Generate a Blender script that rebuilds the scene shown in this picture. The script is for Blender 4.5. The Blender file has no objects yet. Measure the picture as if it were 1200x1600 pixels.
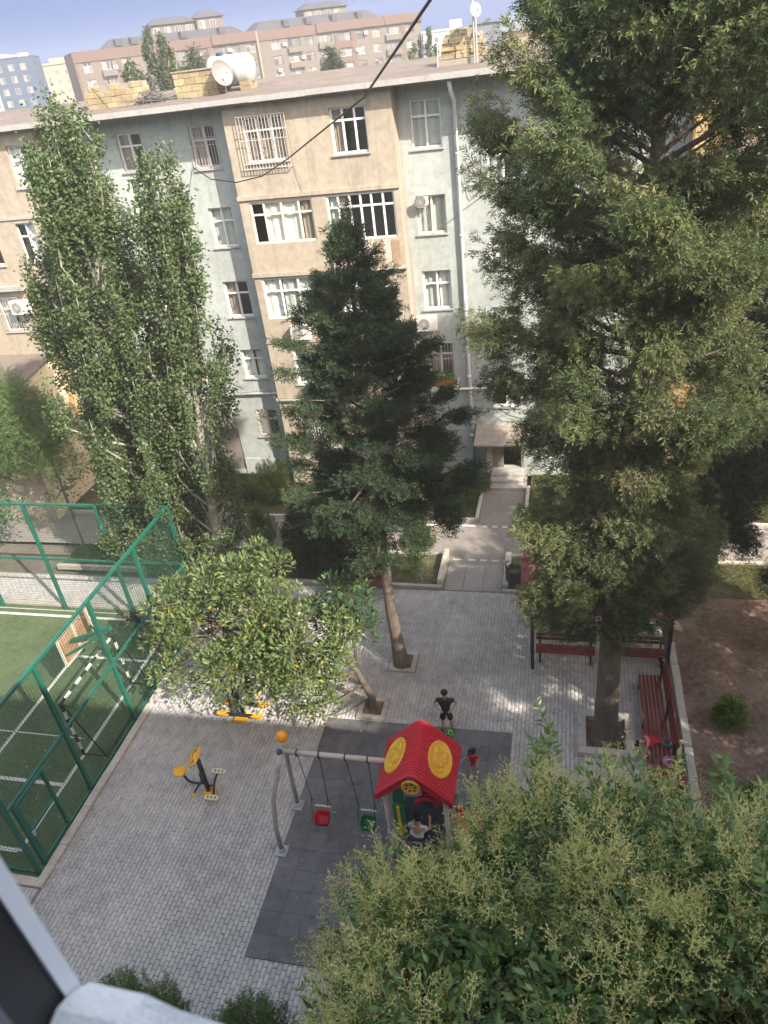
import bpy, math, random
import numpy as np
from mathutils import Vector, Matrix
R = math.radians
random.seed(7)
rng = np.random.default_rng(11)
SC = bpy.context.scene
COL = SC.collection

# ------------------------------------------------------------------ camera, sky, sun, exposure
cam_d = bpy.data.cameras.new('camera')
cam = bpy.data.objects.new('camera', cam_d)
COL.objects.link(cam)
SC.camera = cam
def cam_axes(pitch, roll, yaw):
    f0 = Vector((math.sin(yaw), math.cos(yaw), 0)); r0 = Vector((math.cos(yaw), -math.sin(yaw), 0)); u = Vector((0, 0, 1))
    f = f0*math.cos(pitch) - u*math.sin(pitch)
    u1 = u*math.cos(pitch) + f0*math.sin(pitch)
    r = r0*math.cos(roll) + u1*math.sin(roll)
    up = u1*math.cos(roll) - r0*math.sin(roll)
    return r, up, f
r_, up_, f_ = cam_axes(R(31.668), R(-7.460), R(-15.859))
M = Matrix((r_, up_, -f_)).transposed().to_4x4()
M.translation = Vector((0, 0, 16))
cam.matrix_world = M
cam_d.sensor_fit = 'VERTICAL'
cam_d.sensor_height = 36
cam_d.lens = 1165.55/1600*36
cam_d.clip_start = 0.05
cam_d.clip_end = 3000
cam_d.dof.use_dof = True
cam_d.dof.focus_distance = 21
cam_d.dof.aperture_fstop = 9.0

SUN_TO = Vector((1.4, -1.0, 1.33)).normalized()      # towards the sun: behind the camera, from the right
world = bpy.data.worlds.new('World'); SC.world = world
world.use_nodes = True
wn = world.node_tree.nodes; wl = world.node_tree.links
bg = wn['Background']
sky = wn.new('ShaderNodeTexSky'); sky.sky_type = 'NISHITA'; sky.sun_disc = False
sky.sun_elevation = math.asin(SUN_TO.z)
sky.sun_rotation = math.atan2(SUN_TO.x, SUN_TO.y)
sky.altitude = 20; sky.air_density = 1.0; sky.dust_density = 0.6; sky.ozone_density = 2.2
# camera white balance set for the shade, and a clear blue band all round the horizon
wb = wn.new('ShaderNodeMix'); wb.data_type = 'RGBA'; wb.blend_type = 'MULTIPLY'; wb.inputs[0].default_value = 1
wb.inputs[7].default_value = (1.50, 1.04, 0.69, 1); wl.new(sky.outputs['Color'], wb.inputs[6])
tc = wn.new('ShaderNodeTexCoord'); sx = wn.new('ShaderNodeSeparateXYZ'); wl.new(tc.outputs['Generated'], sx.inputs[0])
mr = wn.new('ShaderNodeMapRange'); mr.interpolation_type = 'SMOOTHSTEP'; wl.new(sx.outputs['Z'], mr.inputs[0])
mr.inputs[1].default_value = 0.10; mr.inputs[2].default_value = 0.30; mr.inputs[3].default_value = 1.0; mr.inputs[4].default_value = 0.0
hb = wn.new('ShaderNodeMix'); hb.data_type = 'RGBA'; hb.inputs[7].default_value = (0.27, 0.42, 0.86, 1)
wl.new(mr.outputs[0], hb.inputs[0]); wl.new(wb.outputs[2], hb.inputs[6]); wl.new(hb.outputs[2], bg.inputs['Color'])
bg.inputs['Strength'].default_value = 0.15
sun_d = bpy.data.lights.new('sun', 'SUN'); sun_d.energy = 2.0; sun_d.angle = R(0.53); sun_d.color = (1.0, 0.91, 0.78)
sun = bpy.data.objects.new('sun', sun_d); COL.objects.link(sun)
sun.rotation_euler = SUN_TO.to_track_quat('Z', 'Y').to_euler()
sun.location = (20, -20, 40)
SC.view_settings.view_transform = 'Standard'; SC.view_settings.look = 'None'
SC.view_settings.gamma = 1; SC.view_settings.use_curve_mapping = False
SC.view_settings.exposure = 2.42
SC.render.engine = 'CYCLES'
SC.cycles.max_bounces = 7; SC.cycles.diffuse_bounces = 3; SC.cycles.glossy_bounces = 2
SC.cycles.transparent_max_bounces = 10; SC.cycles.transmission_bounces = 3
SC.cycles.use_denoising = True

# ------------------------------------------------------------------ materials
def mat(name, c, rough=0.8, var=0.12, scale=1.5, dark=None, spec=0.3, metal=0.0, bump=0.0, bscale=30.0, streak=0.0, rnd=None, attr=None, rndc=None, trans=0.0, fine=0.0):
    """base colour c varied by world-space noise; rnd: per-object random brightness; attr: per-face 'rnd' attribute mixes c and rndc"""
    m = bpy.data.materials.new(name); m.use_nodes = True
    nt = m.node_tree; N = nt.nodes; L = nt.links
    b = N['Principled BSDF']
    b.inputs['Roughness'].default_value = rough; b.inputs['Metallic'].default_value = metal
    b.inputs['Specular IOR Level'].default_value = spec
    geo = N.new('ShaderNodeNewGeometry')
    col = N.new('ShaderNodeRGB'); col.outputs[0].default_value = (*c, 1)
    out = col.outputs[0]
    def mix(f, a, bb, typ='MIX'):
        n = N.new('ShaderNodeMix'); n.data_type = 'RGBA'; n.blend_type = typ
        if isinstance(f, (int, float)): n.inputs[0].default_value = f
        else: L.new(f, n.inputs[0])
        for s, v in ((6, a), (7, bb)):
            if isinstance(v, tuple): n.inputs[s].default_value = (*v, 1)
            else: L.new(v, n.inputs[s])
        return n.outputs[2]
    def ramp(f, a, bb):
        n = N.new('ShaderNodeMapRange'); L.new(f, n.inputs[0])
        n.inputs[1].default_value, n.inputs[2].default_value, n.inputs[3].default_value, n.inputs[4].default_value = a
        n.clamp = True
        return n.outputs[0]
    def noise(sc, det=4, vec=None, ro=0.6):
        n = N.new('ShaderNodeTexNoise'); n.inputs['Scale'].default_value = sc; n.inputs['Detail'].default_value = det
        n.inputs['Roughness'].default_value = ro
        L.new(vec or geo.outputs['Position'], n.inputs['Vector'])
        return n.outputs['Fac']
    if attr:
        a = N.new('ShaderNodeAttribute'); a.attribute_name = 'rnd'
        if isinstance(rndc, list):
            cr = N.new('ShaderNodeValToRGB'); L.new(a.outputs['Fac'], cr.inputs[0])
            el = cr.color_ramp.elements
            while len(el) < len(rndc): el.new(0.5)
            for i, (p, cc) in enumerate(rndc): el[i].position = p; el[i].color = (*cc, 1)
            out = cr.outputs[0]
        else: out = mix(a.outputs['Fac'], out, rndc)
    if rnd:
        o = N.new('ShaderNodeObjectInfo')
        if rndc and not attr: out = mix(o.outputs['Random'], out, rndc)
    dk = dark or tuple(x*(1-2.2*var) for x in c)
    lt = tuple(min(1, x*(1+0.9*var)) for x in c)
    if var > 0:
        f = noise(scale); k = ramp(f, (0.35, 0.68, 0, 1), 0)
        f2 = noise(scale*7.3, 5)
        out = mix(ramp(f, (0.30, 0.62, 0.75, 0.0), 0), out, dk) if dark else out
        v = N.new('ShaderNodeMath'); v.operation = 'ADD'; L.new(f, v.inputs[0]); L.new(f2, v.inputs[1])
        g = ramp(v.outputs[0], (0.7, 1.3, 1-1.3*var, 1+1.3*var), 0)
        cm = N.new('ShaderNodeCombineColor')
        for i in range(3): L.new(g, cm.inputs[i])
        out = mix(1.0, out, cm.outputs[0], 'MULTIPLY')
    if fine > 0:
        g = ramp(noise(bscale, 3), (0.3, 0.7, 1-fine, 1+fine), 0)
        cm = N.new('ShaderNodeCombineColor')
        for i in range(3): L.new(g, cm.inputs[i])
        out = mix(1.0, out, cm.outputs[0], 'MULTIPLY')
    if streak > 0:
        mp = N.new('ShaderNodeMapping'); mp.inputs['Scale'].default_value = (2.2, 2.2, 0.16)
        L.new(geo.outputs['Position'], mp.inputs['Vector'])
        s = ramp(noise(1.3, 6, mp.outputs[0], 0.7), (0.52, 0.74, 0, streak), 0)
        out = mix(s, out, tuple(x*0.45 for x in c))
    L.new(out, b.inputs['Base Color'])
    if bump > 0:
        bn = N.new('ShaderNodeBump'); bn.inputs['Strength'].default_value = bump; bn.inputs['Distance'].default_value = 0.02
        L.new(noise(bscale, 5), bn.inputs['Height']); L.new(bn.outputs[0], b.inputs['Normal'])
    if trans > 0:
        t = N.new('ShaderNodeBsdfTranslucent'); L.new(mix(0.35, out, (0.25, 0.30, 0.03)), t.inputs['Color'])
        ms = N.new('ShaderNodeMixShader'); ms.inputs[0].default_value = trans
        L.new(b.outputs[0], ms.inputs[1]); L.new(t.outputs[0], ms.inputs[2])
        L.new(ms.outputs[0], N['Material Output'].inputs['Surface'])
    return m

def glass_mat(name, tint=(0.90, 0.93, 0.92), amount=0.7):
    m = bpy.data.materials.new(name); m.use_nodes = True
    N = m.node_tree.nodes; L = m.node_tree.links
    N.remove(N['Principled BSDF'])
    t = N.new('ShaderNodeBsdfTransparent'); t.inputs[0].default_value = (*tint, 1)
    g = N.new('ShaderNodeBsdfGlossy'); g.inputs['Roughness'].default_value = 0.03; g.inputs['Color'].default_value = (0.9, 0.95, 1, 1)
    lw = N.new('ShaderNodeLayerWeight'); lw.inputs['Blend'].default_value = 0.5
    pw = N.new('ShaderNodeMath'); pw.operation = 'POWER'; L.new(lw.outputs['Facing'], pw.inputs[0]); pw.inputs[1].default_value = 3.0
    f = N.new('ShaderNodeMath'); f.operation = 'MULTIPLY_ADD'; L.new(pw.outputs[0], f.inputs[0]); f.inputs[1].default_value = 0.7; f.inputs[2].default_value = 0.10
    s = N.new('ShaderNodeMixShader')
    L.new(f.outputs[0], s.inputs[0]); L.new(t.outputs[0], s.inputs[1]); L.new(g.outputs[0], s.inputs[2])
    L.new(s.outputs[0], N['Material Output'].inputs['Surface'])
    return m

MT = {}
def mk(n, *a, **k): MT[n] = mat(n, *a, **k)
mk('beige', (0.350, 0.303, 0.240), 0.9, 0.13, 0.55, streak=0.6, bump=0.35, bscale=7, fine=0.06)
mk('mint', (0.342, 0.375, 0.356), 0.9, 0.13, 0.55, streak=0.55, bump=0.35, bscale=7, fine=0.06)
mk('cream', (0.66, 0.56, 0.38), 0.9, 0.07, 0.8, streak=0.15, bump=0.2, bscale=8)
mk('ochre', (0.350, 0.231, 0.105), 0.9, 0.15, 2.0, rnd=True, rndc=(0.406, 0.308, 0.154), bump=0.6, bscale=25)
mk('stone_old', (0.260, 0.205, 0.124), 0.95, 0.2, 2.0, rnd=True, rndc=(0.372, 0.310, 0.186), bump=0.8, bscale=18)
mk('mortar', (0.27, 0.24, 0.20), 0.95, 0.15, 3)
mk('bitumen', (0.160, 0.132, 0.112), 0.95, 0.2, 0.9, bump=0.5, bscale=6)
mk('fascia', (0.336, 0.330, 0.314), 0.7, 0.12, 1.2, streak=0.25)
mk('soffit', (0.30, 0.29, 0.27), 0.9, 0.1)
mk('upvc', (0.656, 0.656, 0.648), 0.4, 0.03, 3, spec=0.4)
mk('oldframe', (0.62, 0.55, 0.44), 0.7, 0.12, 5)
mk('dkframe', (0.10, 0.085, 0.07), 0.6, 0.1)
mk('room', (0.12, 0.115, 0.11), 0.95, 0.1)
mk('curtain_w', (0.78, 0.78, 0.74), 0.9, 0.06, 4)
mk('curtain_g', (0.52, 0.54, 0.50), 0.9, 0.08, 4)
mk('curtain_b', (0.38, 0.31, 0.25), 0.9, 0.1, 4)
mk('grille', (0.45, 0.42, 0.40), 0.6, 0.1)
mk('grille_w', (0.75, 0.75, 0.73), 0.5, 0.05)
mk('board', (0.300, 0.210, 0.140), 0.85, 0.25, 3, rnd=True, rndc=(0.520, 0.450, 0.380), streak=0.3)
mk('door_m', (0.21, 0.19, 0.17), 0.6, 0.1, 2, streak=0.2)
mk('concrete', (0.352, 0.334, 0.308), 0.9, 0.14, 1.5, bump=0.4, bscale=30, fine=0.08)
mk('stonekerb', (0.468, 0.432, 0.378), 0.9, 0.14, 3, rnd=True, rndc=(0.378, 0.351, 0.315), bump=0.4, bscale=35, fine=0.1)
mk('canopy_m', (0.286, 0.245, 0.204), 0.9, 0.22, 4, bump=0.8, bscale=40)
mk('pipe_w', (0.62, 0.63, 0.61), 0.5, 0.08, 2)
mk('pipe_p', (0.72, 0.70, 0.62), 0.5, 0.08, 2)
mk('wire', (0.02, 0.02, 0.02), 0.5, 0.0)
mk('wire_g', (0.16, 0.155, 0.15), 0.6, 0.1)
mk('ac_w', (0.495, 0.488, 0.465), 0.5, 0.08, 4, streak=0.15)
mk('ac_d', (0.13, 0.12, 0.115), 0.6, 0.1)
mk('tank', (0.374, 0.370, 0.355), 0.6, 0.06, 3, streak=0.15)
mk('dish', (0.214, 0.209, 0.204), 0.45, 0.08, 4)
mk('asphalt', (0.225, 0.205, 0.187), 0.92, 0.14, 0.8, bump=0.4, bscale=70, fine=0.12)
mk('soil', (0.173, 0.118, 0.087), 0.98, 0.3, 0.9, bump=1.0, bscale=9, fine=0.22)
mk('lawn_soil', (0.085, 0.082, 0.042), 0.98, 0.3, 1.2, bump=0.8, bscale=14, fine=0.2)
mk('terrain', (0.15, 0.13, 0.105), 0.95, 0.2, 0.2)
mk('turf', (0.075, 0.107, 0.052), 0.95, 0.24, 0.9, bump=0.7, bscale=60, fine=0.22)
mk('turf_line', (0.50, 0.50, 0.46), 0.9, 0.14, 6)
mk('roadline', (0.504, 0.497, 0.475), 0.85, 0.15, 5)
mk('sandjoint', (0.20, 0.188, 0.175), 0.98, 0.2, 3)
PV1, PV2 = (0.375, 0.360, 0.348), (0.455, 0.437, 0.424)
mk('paver', PV1, 0.85, 0.20, 0.45, attr=True, rndc=PV2, bump=0.3, bscale=60, fine=0.1)
mk('paver_single', tuple(.65*a+.35*b for a, b in zip(PV1, PV2)), 0.85, 0.20, 0.45, rnd=True, rndc=tuple(.5*a+.5*b for a, b in zip(PV1, PV2)), bump=0.3, bscale=60, fine=0.1)
mk('rubber', (0.125, 0.120, 0.130), 0.93, 0.20, 0.7, rnd=True, rndc=(0.15, 0.145, 0.156), bump=0.5, bscale=120, fine=0.12)
mk('slab', (0.30, 0.28, 0.265), 0.9, 0.14, 1.5, rnd=True, rndc=(0.26, 0.245, 0.23), bump=0.3, bscale=30)
mk('green_p', (0.016, 0.112, 0.079), 0.45, 0.12, 3, spec=0.4)
mk('netting', (0.026, 0.074, 0.050), 0.7, 0.0)
mk('blk', (0.022, 0.022, 0.024), 0.5, 0.06, spec=0.4)
mk('wht', (0.72, 0.71, 0.68), 0.6, 0.08)
mk('bboard', (0.42, 0.25, 0.14), 0.7, 0.15, 6)
mk('bbframe', (0.60, 0.57, 0.50), 0.6, 0.1)
mk('yellow', (0.72, 0.40, 0.022), 0.42, 0.08, 5, spec=0.4)
mk('yellow_d', (0.62, 0.34, 0.03), 0.45, 0.1, 8, spec=0.4)
mk('gym_dark', (0.022, 0.028, 0.040), 0.4, 0.06, spec=0.5)
mk('pedal', (0.62, 0.56, 0.38), 0.5, 0.08, 8)
mk('steel_p', (0.40, 0.365, 0.34), 0.45, 0.07, 3, spec=0.45)
mk('galv', (0.45, 0.46, 0.47), 0.4, 0.1, 8, metal=0.5)
mk('orange', (0.80, 0.30, 0.012), 0.4, 0.06, 5)
mk('red_pl', (0.418, 0.013, 0.027), 0.42, 0.05, 2, spec=0.4)
mk('green_pl', (0.022, 0.180, 0.075), 0.45, 0.06, 3)
mk('red_bench', (0.144, 0.030, 0.023), 0.5, 0.15, 3, rnd=True, rndc=(0.187, 0.043, 0.032), streak=0.2)
mk('red_tile', (0.24, 0.07, 0.075), 0.6, 0.14, 3)
mk('skin', (0.46, 0.27, 0.19), 0.6, 0.04, 6)
mk('hair', (0.018, 0.014, 0.012), 0.6, 0.05)
mk('cloth_blk', (0.017, 0.018, 0.025), 0.85, 0.08, 8)
mk('cloth_red', (0.42, 0.025, 0.035), 0.85, 0.08, 8)
mk('cloth_wht', (0.62, 0.62, 0.66), 0.9, 0.05, 8)
mk('cloth_gry', (0.13, 0.125, 0.13), 0.9, 0.1, 8)
mk('shoe_w', (0.60, 0.56, 0.52), 0.7, 0.05)
mk('pinkbag', (0.45, 0.17, 0.27), 0.5, 0.3, 12)
mk('ball_g', (0.10, 0.42, 0.08), 0.5, 0.1)
mk('pk_beige', (0.138, 0.121, 0.101), 0.9, 0.06, 0.15)
mk('pk_pink', (0.125, 0.084, 0.071), 0.9, 0.06, 0.15)
mk('pk_roof', (0.059, 0.059, 0.070), 0.8, 0.1, 0.3)
mk('bl_blue', (0.038, 0.067, 0.115), 0.9, 0.06, 0.1)
mk('bl_white', (0.315, 0.307, 0.292), 0.9, 0.06, 0.1)
mk('far_beige', (0.266, 0.224, 0.161), 0.9, 0.06, 0.1)
mk('far_white', (0.420, 0.420, 0.406), 0.9, 0.06, 0.1)
mk('shed_g', (0.16, 0.18, 0.21), 0.7, 0.06, 0.3)
mk('far_pane', (0.05, 0.055, 0.065), 0.25, 0.2, 0.4, spec=0.6, rnd=True, rndc=(0.24, 0.24, 0.23))
mk('sash', (0.776, 0.823, 0.900), 0.4, 0.03, 4)
mk('sash_dark', (0.035, 0.035, 0.04), 0.5, 0.1)
mk('sillcloth', (0.777, 0.788, 0.819), 0.95, 0.06, 20, bump=0.5, bscale=260)
mk('campwall', (0.45, 0.40, 0.34), 0.9, 0.08, 0.5)
mk('bark', (0.13, 0.105, 0.085), 0.95, 0.25, 3, bump=1.0, bscale=22, fine=0.25)
mk('bark_grey', (0.300, 0.281, 0.250), 0.95, 0.2, 4, bump=0.7, bscale=20, fine=0.15)
mk('litter', (0.245, 0.210, 0.140), 0.9, 0.2, 3, attr=True, rndc=(0.420, 0.406, 0.364))
mk('soil_bits', (0.10, 0.08, 0.05), 0.9, 0.2, 3, attr=True, rndc=(0.22, 0.17, 0.08))
mk('grassm', (0.05, 0.085, 0.022), 0.8, 0.25, 1.5, attr=True, rndc=(0.16, 0.16, 0.06), trans=0.25)
mk('pot', (0.38, 0.15, 0.07), 0.8, 0.1)
mk('flower', (0.6, 0.10, 0.05), 0.7, 0.2, 10, attr=True, rndc=(0.7, 0.35, 0.1))
G_ = MT['glass'] = glass_mat('glass')
def leafmat(n, cols, rough=0.5, spec=0.35, trans=0.25):
    mk(n, cols[1][1], rough, 0.14, 0.9, attr=True, rndc=cols, spec=spec, trans=trans)
leafmat('lf_cypress', [(0, (0.031, 0.050, 0.028)), (0.45, (0.065, 0.092, 0.040)), (0.8, (0.138, 0.164, 0.066)), (0.93, (0.185, 0.194, 0.092)), (1, (0.181, 0.149, 0.101))], 0.7, 0.2, 0.18)  # shaded and sunlit greens put into the ramp, dead brown last
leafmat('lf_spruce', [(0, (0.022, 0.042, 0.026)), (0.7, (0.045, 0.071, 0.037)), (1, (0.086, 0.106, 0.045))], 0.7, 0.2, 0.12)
leafmat('lf_poplar', [(0, (0.048, 0.082, 0.034)), (0.6, (0.099, 0.145, 0.059)), (1, (0.180, 0.223, 0.123))], 0.5, 0.3, 0.28)
leafmat('lf_mag', [(0, (0.047, 0.086, 0.034)), (0.5, (0.119, 0.172, 0.055)), (0.8, (0.189, 0.243, 0.097)), (0.92, (0.255, 0.273, 0.206)), (1, (0.341, 0.283, 0.036))], 0.5, 0.3, 0.28)
leafmat('lf_magd', [(0, (0.038, 0.078, 0.038)), (0.7, (0.068, 0.128, 0.051)), (1, (0.135, 0.216, 0.081))], 0.38, 0.5, 0.2)
leafmat('lf_fore', [(0, (0.054, 0.108, 0.035)), (0.6, (0.115, 0.203, 0.061)), (1, (0.203, 0.311, 0.101))], 0.4, 0.5, 0.25)
leafmat('panicle_m', [(0, (0.34, 0.36, 0.13)), (0.5, (0.50, 0.50, 0.20)), (1, (0.66, 0.62, 0.30))], 0.8, 0.15, 0.25)
leafmat('lf_thuja', [(0, (0.046, 0.098, 0.029)), (0.6, (0.085, 0.150, 0.046)), (1, (0.150, 0.202, 0.065))], 0.6, 0.2, 0.2)
leafmat('lf_mimosa', [(0, (0.060, 0.114, 0.038)), (0.6, (0.114, 0.180, 0.066)), (1, (0.180, 0.240, 0.090))], 0.6, 0.2, 0.28)
leafmat('lf_shrub', [(0, (0.055, 0.11, 0.025)), (0.6, (0.12, 0.19, 0.04)), (1, (0.20, 0.27, 0.07))], 0.6, 0.2, 0.28)
leafmat('lf_far', [(0, (0.048, 0.072, 0.032)), (0.6, (0.080, 0.112, 0.048)), (1, (0.128, 0.152, 0.064))], 0.6, 0.2, 0.2)

# ------------------------------------------------------------------ mesh helpers
ORG = {}
class MB:
    def __init__(s): s.v = []; s.f = []
    def add(s, vs, fs):
        o = len(s.v); s.v += [tuple(p) for p in vs]; s.f += [tuple(i+o for i in q) for q in fs]; return s
    def box(s, x0, y0, z0, x1, y1, z1, bev=0.0):
        if bev <= 0:
            return s.add([(x0,y0,z0),(x1,y0,z0),(x1,y1,z0),(x0,y1,z0),(x0,y0,z1),(x1,y0,z1),(x1,y1,z1),(x0,y1,z1)],
                         [(0,3,2,1),(4,5,6,7),(0,1,5,4),(1,2,6,5),(2,3,7,6),(3,0,4,7)])
        b = bev
        ring = lambda z, i: [(x0+i,y0+i,z),(x1-i,y0+i,z),(x1-i,y1-i,z),(x0+i,y1-i,z)]
        vs = ring(z0, 0)+ring(z1-b, 0)+ring(z1, b)
        fs = [(3,2,1,0)]
        for k in (0, 4):
            for i in range(4):
                j = (i+1) % 4; fs.append((k+i, k+j, k+4+j, k+4+i))
        fs.append((8,9,10,11))
        return s.add(vs, fs)
    def obox(s, c, h, rz=0.0, rx=0.0, ry=0.0):
        m = Matrix.Rotation(rz, 3, 'Z') @ Matrix.Rotation(ry, 3, 'Y') @ Matrix.Rotation(rx, 3, 'X')
        c = Vector(c)
        vs = [c + m @ Vector((sx*h[0], sy*h[1], sz*h[2])) for sz in (-1,1) for sx, sy in ((-1,-1),(1,-1),(1,1),(-1,1))]
        return s.add(vs, [(0,3,2,1),(4,5,6,7),(0,1,5,4),(1,2,6,5),(2,3,7,6),(3,0,4,7)])
    def quad(s, *p): return s.add(p, [tuple(range(len(p)))])
    def tube(s, pts, rad, n=8, cap=True):
        pts = [Vector(p) for p in pts]; k = len(pts)
        rads = rad if isinstance(rad, (list, tuple)) else [rad]*k
        vs = []; fs = []; prev = None
        for i, p in enumerate(pts):
            d = (pts[min(i+1, k-1)]-pts[max(i-1, 0)]).normalized()
            if prev is None:
                a = Vector((0,0,1)) if abs(d.z) < 0.9 else Vector((1,0,0))
                x = d.cross(a).normalized()
            else: x = (prev - d*prev.dot(d)).normalized()
            prev = x; y = d.cross(x)
            for j in range(n):
                t = 2*math.pi*j/n + math.pi/n
                vs.append(p + (x*math.cos(t) + y*math.sin(t))*rads[i])
        for i in range(k-1):
            for j in range(n):
                q = (j+1) % n; fs.append((i*n+j, i*n+q, (i+1)*n+q, (i+1)*n+j))
        if cap: fs += [tuple(range(n-1, -1, -1)), tuple((k-1)*n+j for j in range(n))]
        return s.add(vs, fs)
    def bar(s, a, b, w, h=None):
        """square bar"""
        h = h or w
        a = Vector(a); b = Vector(b); d = (b-a).normalized()
        up = Vector((0,0,1)) if abs(d.z) < 0.95 else Vector((0,1,0))
        x = d.cross(up).normalized()*w/2; y = x.normalized().cross(d)*h/2
        vs = [a-x-y, a+x-y, a+x+y, a-x+y, b-x-y, b+x-y, b+x+y, b-x+y]
        return s.add(vs, [(0,3,2,1),(4,5,6,7),(0,1,5,4),(1,2,6,5),(2,3,7,6),(3,0,4,7)])
    def lathe(s, prof, c=(0,0,0), n=16, axis='Z'):
        vs = []; fs = []; k = len(prof)
        for r, z in prof:
            for j in range(n):
                t = 2*math.pi*j/n
                a, b = r*math.cos(t), r*math.sin(t)
                p = (a, b, z) if axis == 'Z' else ((z, a, b) if axis == 'X' else (a, z, b))
                vs.append((p[0]+c[0], p[1]+c[1], p[2]+c[2]))
        for i in range(k-1):
            for j in range(n):
                q = (j+1) % n; fs.append((i*n+j, i*n+q, (i+1)*n+q, (i+1)*n+j))
        fs += [tuple(range(n-1,-1,-1)), tuple((k-1)*n+j for j in range(n))]
        return s.add(vs, fs)
    def ell(s, c, r, nu=12, nv=8, m=None):
        prof = [(math.sin(math.pi*i/nv), -math.cos(math.pi*i/nv)) for i in range(nv+1)]
        prof[0] = (0.02, -1); prof[-1] = (0.02, 1)
        t = MB().lathe(prof, n=nu)
        vs = [Vector((p[0]*r[0], p[1]*r[1], p[2]*r[2])) for p in t.v]
        if m is not None: vs = [m @ p for p in vs]
        return s.add([p + Vector(c) for p in vs], t.f)

def mesh_data(name, v, f, m, smooth=False):
    me = bpy.data.meshes.new(name); me.from_pydata(v, [], f)
    if m is not None: me.materials.append(MT[m] if isinstance(m, str) else m)
    if smooth: me.shade_smooth()
    me.update()
    return me
def tag(o, label=None, cat=None, group=None, kind=None):
    if label: o['label'] = label
    if cat: o['category'] = cat
    if group: o['group'] = group
    if kind: o['kind'] = kind
    return o
def thing(name, label, cat, loc=(0,0,0), group=None, rz=0.0):
    o = bpy.data.objects.new(name, None); COL.objects.link(o); o.empty_display_size = 0.3
    o.location = loc; o.rotation_euler = (0, 0, rz)
    ORG[o.name] = Vector(loc) if rz == 0 else Vector((0,0,0))
    return tag(o, label, cat, group)
def part(mb, name, m, parent, smooth=False, kind=None, label=None):
    """mesh in world coordinates (or in the thing's own frame when the thing is turned), child of parent"""
    org = ORG.get(parent.name, Vector((0,0,0)))
    me = mesh_data(name, [(p[0]-org.x, p[1]-org.y, p[2]-org.z) for p in mb.v], mb.f, m, smooth)
    o = bpy.data.objects.new(name, me); COL.objects.link(o); o.parent = parent
    ORG[o.name] = org
    return tag(o, label, None, None, kind)
def solo(mb, name, m, label=None, cat=None, group=None, kind=None, smooth=False):
    """one-mesh top-level object; origin at its base unless it is part of the setting"""
    org = Vector((0,0,0))
    if kind is None:
        a = np.array(mb.v); org = Vector(((a[:,0].min()+a[:,0].max())/2, (a[:,1].min()+a[:,1].max())/2, a[:,2].min()))
    me = mesh_data(name, [(p[0]-org.x, p[1]-org.y, p[2]-org.z) for p in mb.v], mb.f, m, smooth)
    o = bpy.data.objects.new(name, me); COL.objects.link(o); o.location = org
    ORG[o.name] = org
    return tag(o, label, cat, group, kind)
def np_obj(name, V, F, rnd, m, parent=None, kind=None, org=(0,0,0), smooth=False):
    """V (n,3) F (m,3) rnd per face"""
    me = bpy.data.meshes.new(name)
    V = np.asarray(V, np.float32) - np.asarray(org, np.float32); F = np.asarray(F, np.int32)
    k = F.shape[1]
    me.vertices.add(len(V)); me.vertices.foreach_set('co', V.ravel())
    me.loops.add(F.size); me.loops.foreach_set('vertex_index', F.ravel())
    me.polygons.add(len(F)); me.polygons.foreach_set('loop_start', np.arange(0, F.size, k, dtype=np.int32))
    if rnd is not None:
        a = me.attributes.new('rnd', 'FLOAT', 'FACE'); a.data.foreach_set('value', np.asarray(rnd, np.float32))
    me.materials.append(MT[m]); me.update(calc_edges=True)
    if smooth: me.shade_smooth()
    o = bpy.data.objects.new(name, me); COL.objects.link(o)
    if parent is not None: o.parent = parent
    else: o.location = org
    return tag(o, kind=kind)

# ------------------------------------------------------------------ the setting: ground, paving, road, lawns, court
g = MB(); g.quad((-270,-40,-0.30),(140,-40,-0.30),(140,340,-0.30),(-270,340,-0.30)); solo(g, 'ground', 'terrain', kind='structure')
def sheet(name, m, x0, y0, x1, y1, z, nx=1, ny=1, parent=None):
    b = MB()
    for i in range(nx):
        for j in range(ny):
            a, c = x0+(x1-x0)*i/nx, x0+(x1-x0)*(i+1)/nx; d, e = y0+(y1-y0)*j/ny, y0+(y1-y0)*(j+1)/ny
            b.quad((a,d,z),(c,d,z),(c,e,z),(a,e,z))
    return solo(b, name, m, kind='structure')
PX0, PX1, PY0, PY1 = -11.9, 3.04, 0.6, 20.0
MATR = (-6.42, 7.32, -1.26, 14.0)
plaza = sheet('plaza_paving', 'sandjoint', -34, 0.3, PX1, 20.06, -0.026)
# paving blocks laid in stretcher bond, long side away from the viewer
HOLES = [MATR, (-5.08, 15.98, -4.24, 16.86), (-5.62, 14.05, -4.76, 14.88), (0.48, 13.42, 1.94, 14.92)]
bl = []
W_, L_ = 0.108, 0.212
def lay(x0, x1, y0, y1):
    nx = int((x1-x0)/W_)
    for i in range(nx):
        x = x0 + (i+0.5)*W_
        y = y0 - (0.5*L_ if i % 2 else 0)
        while y < y1:
            segs = [(max(y, y0), min(y+L_, y1))]
            for a, b, c, d in HOLES:
                if a < x < c:
                    segs = [q for p in segs for q in ((p[0], min(p[1], b)), (max(p[0], d), p[1])) if q[1]-q[0] > 0.02]
            for p in segs:
                if p[1]-p[0] > 0.02: bl.append((x, (p[0]+p[1])/2, W_/2-0.005, (p[1]-p[0])/2-0.005))
            y += L_
lay(PX0, PX1, 2.2, PY1)
lay(-17.6, -11.9, 5.4, 8.05)
lay(-26.0, -11.9, 18.42, 20.0)
bl = np.array(bl)
near = (bl[:,0] > -8.9) & (bl[:,0] < -6.45) & (bl[:,1] > 6.1) & (bl[:,1] < 8.6) & (bl[:,3] > 0.09)
ids = np.where(near)[0]
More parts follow.
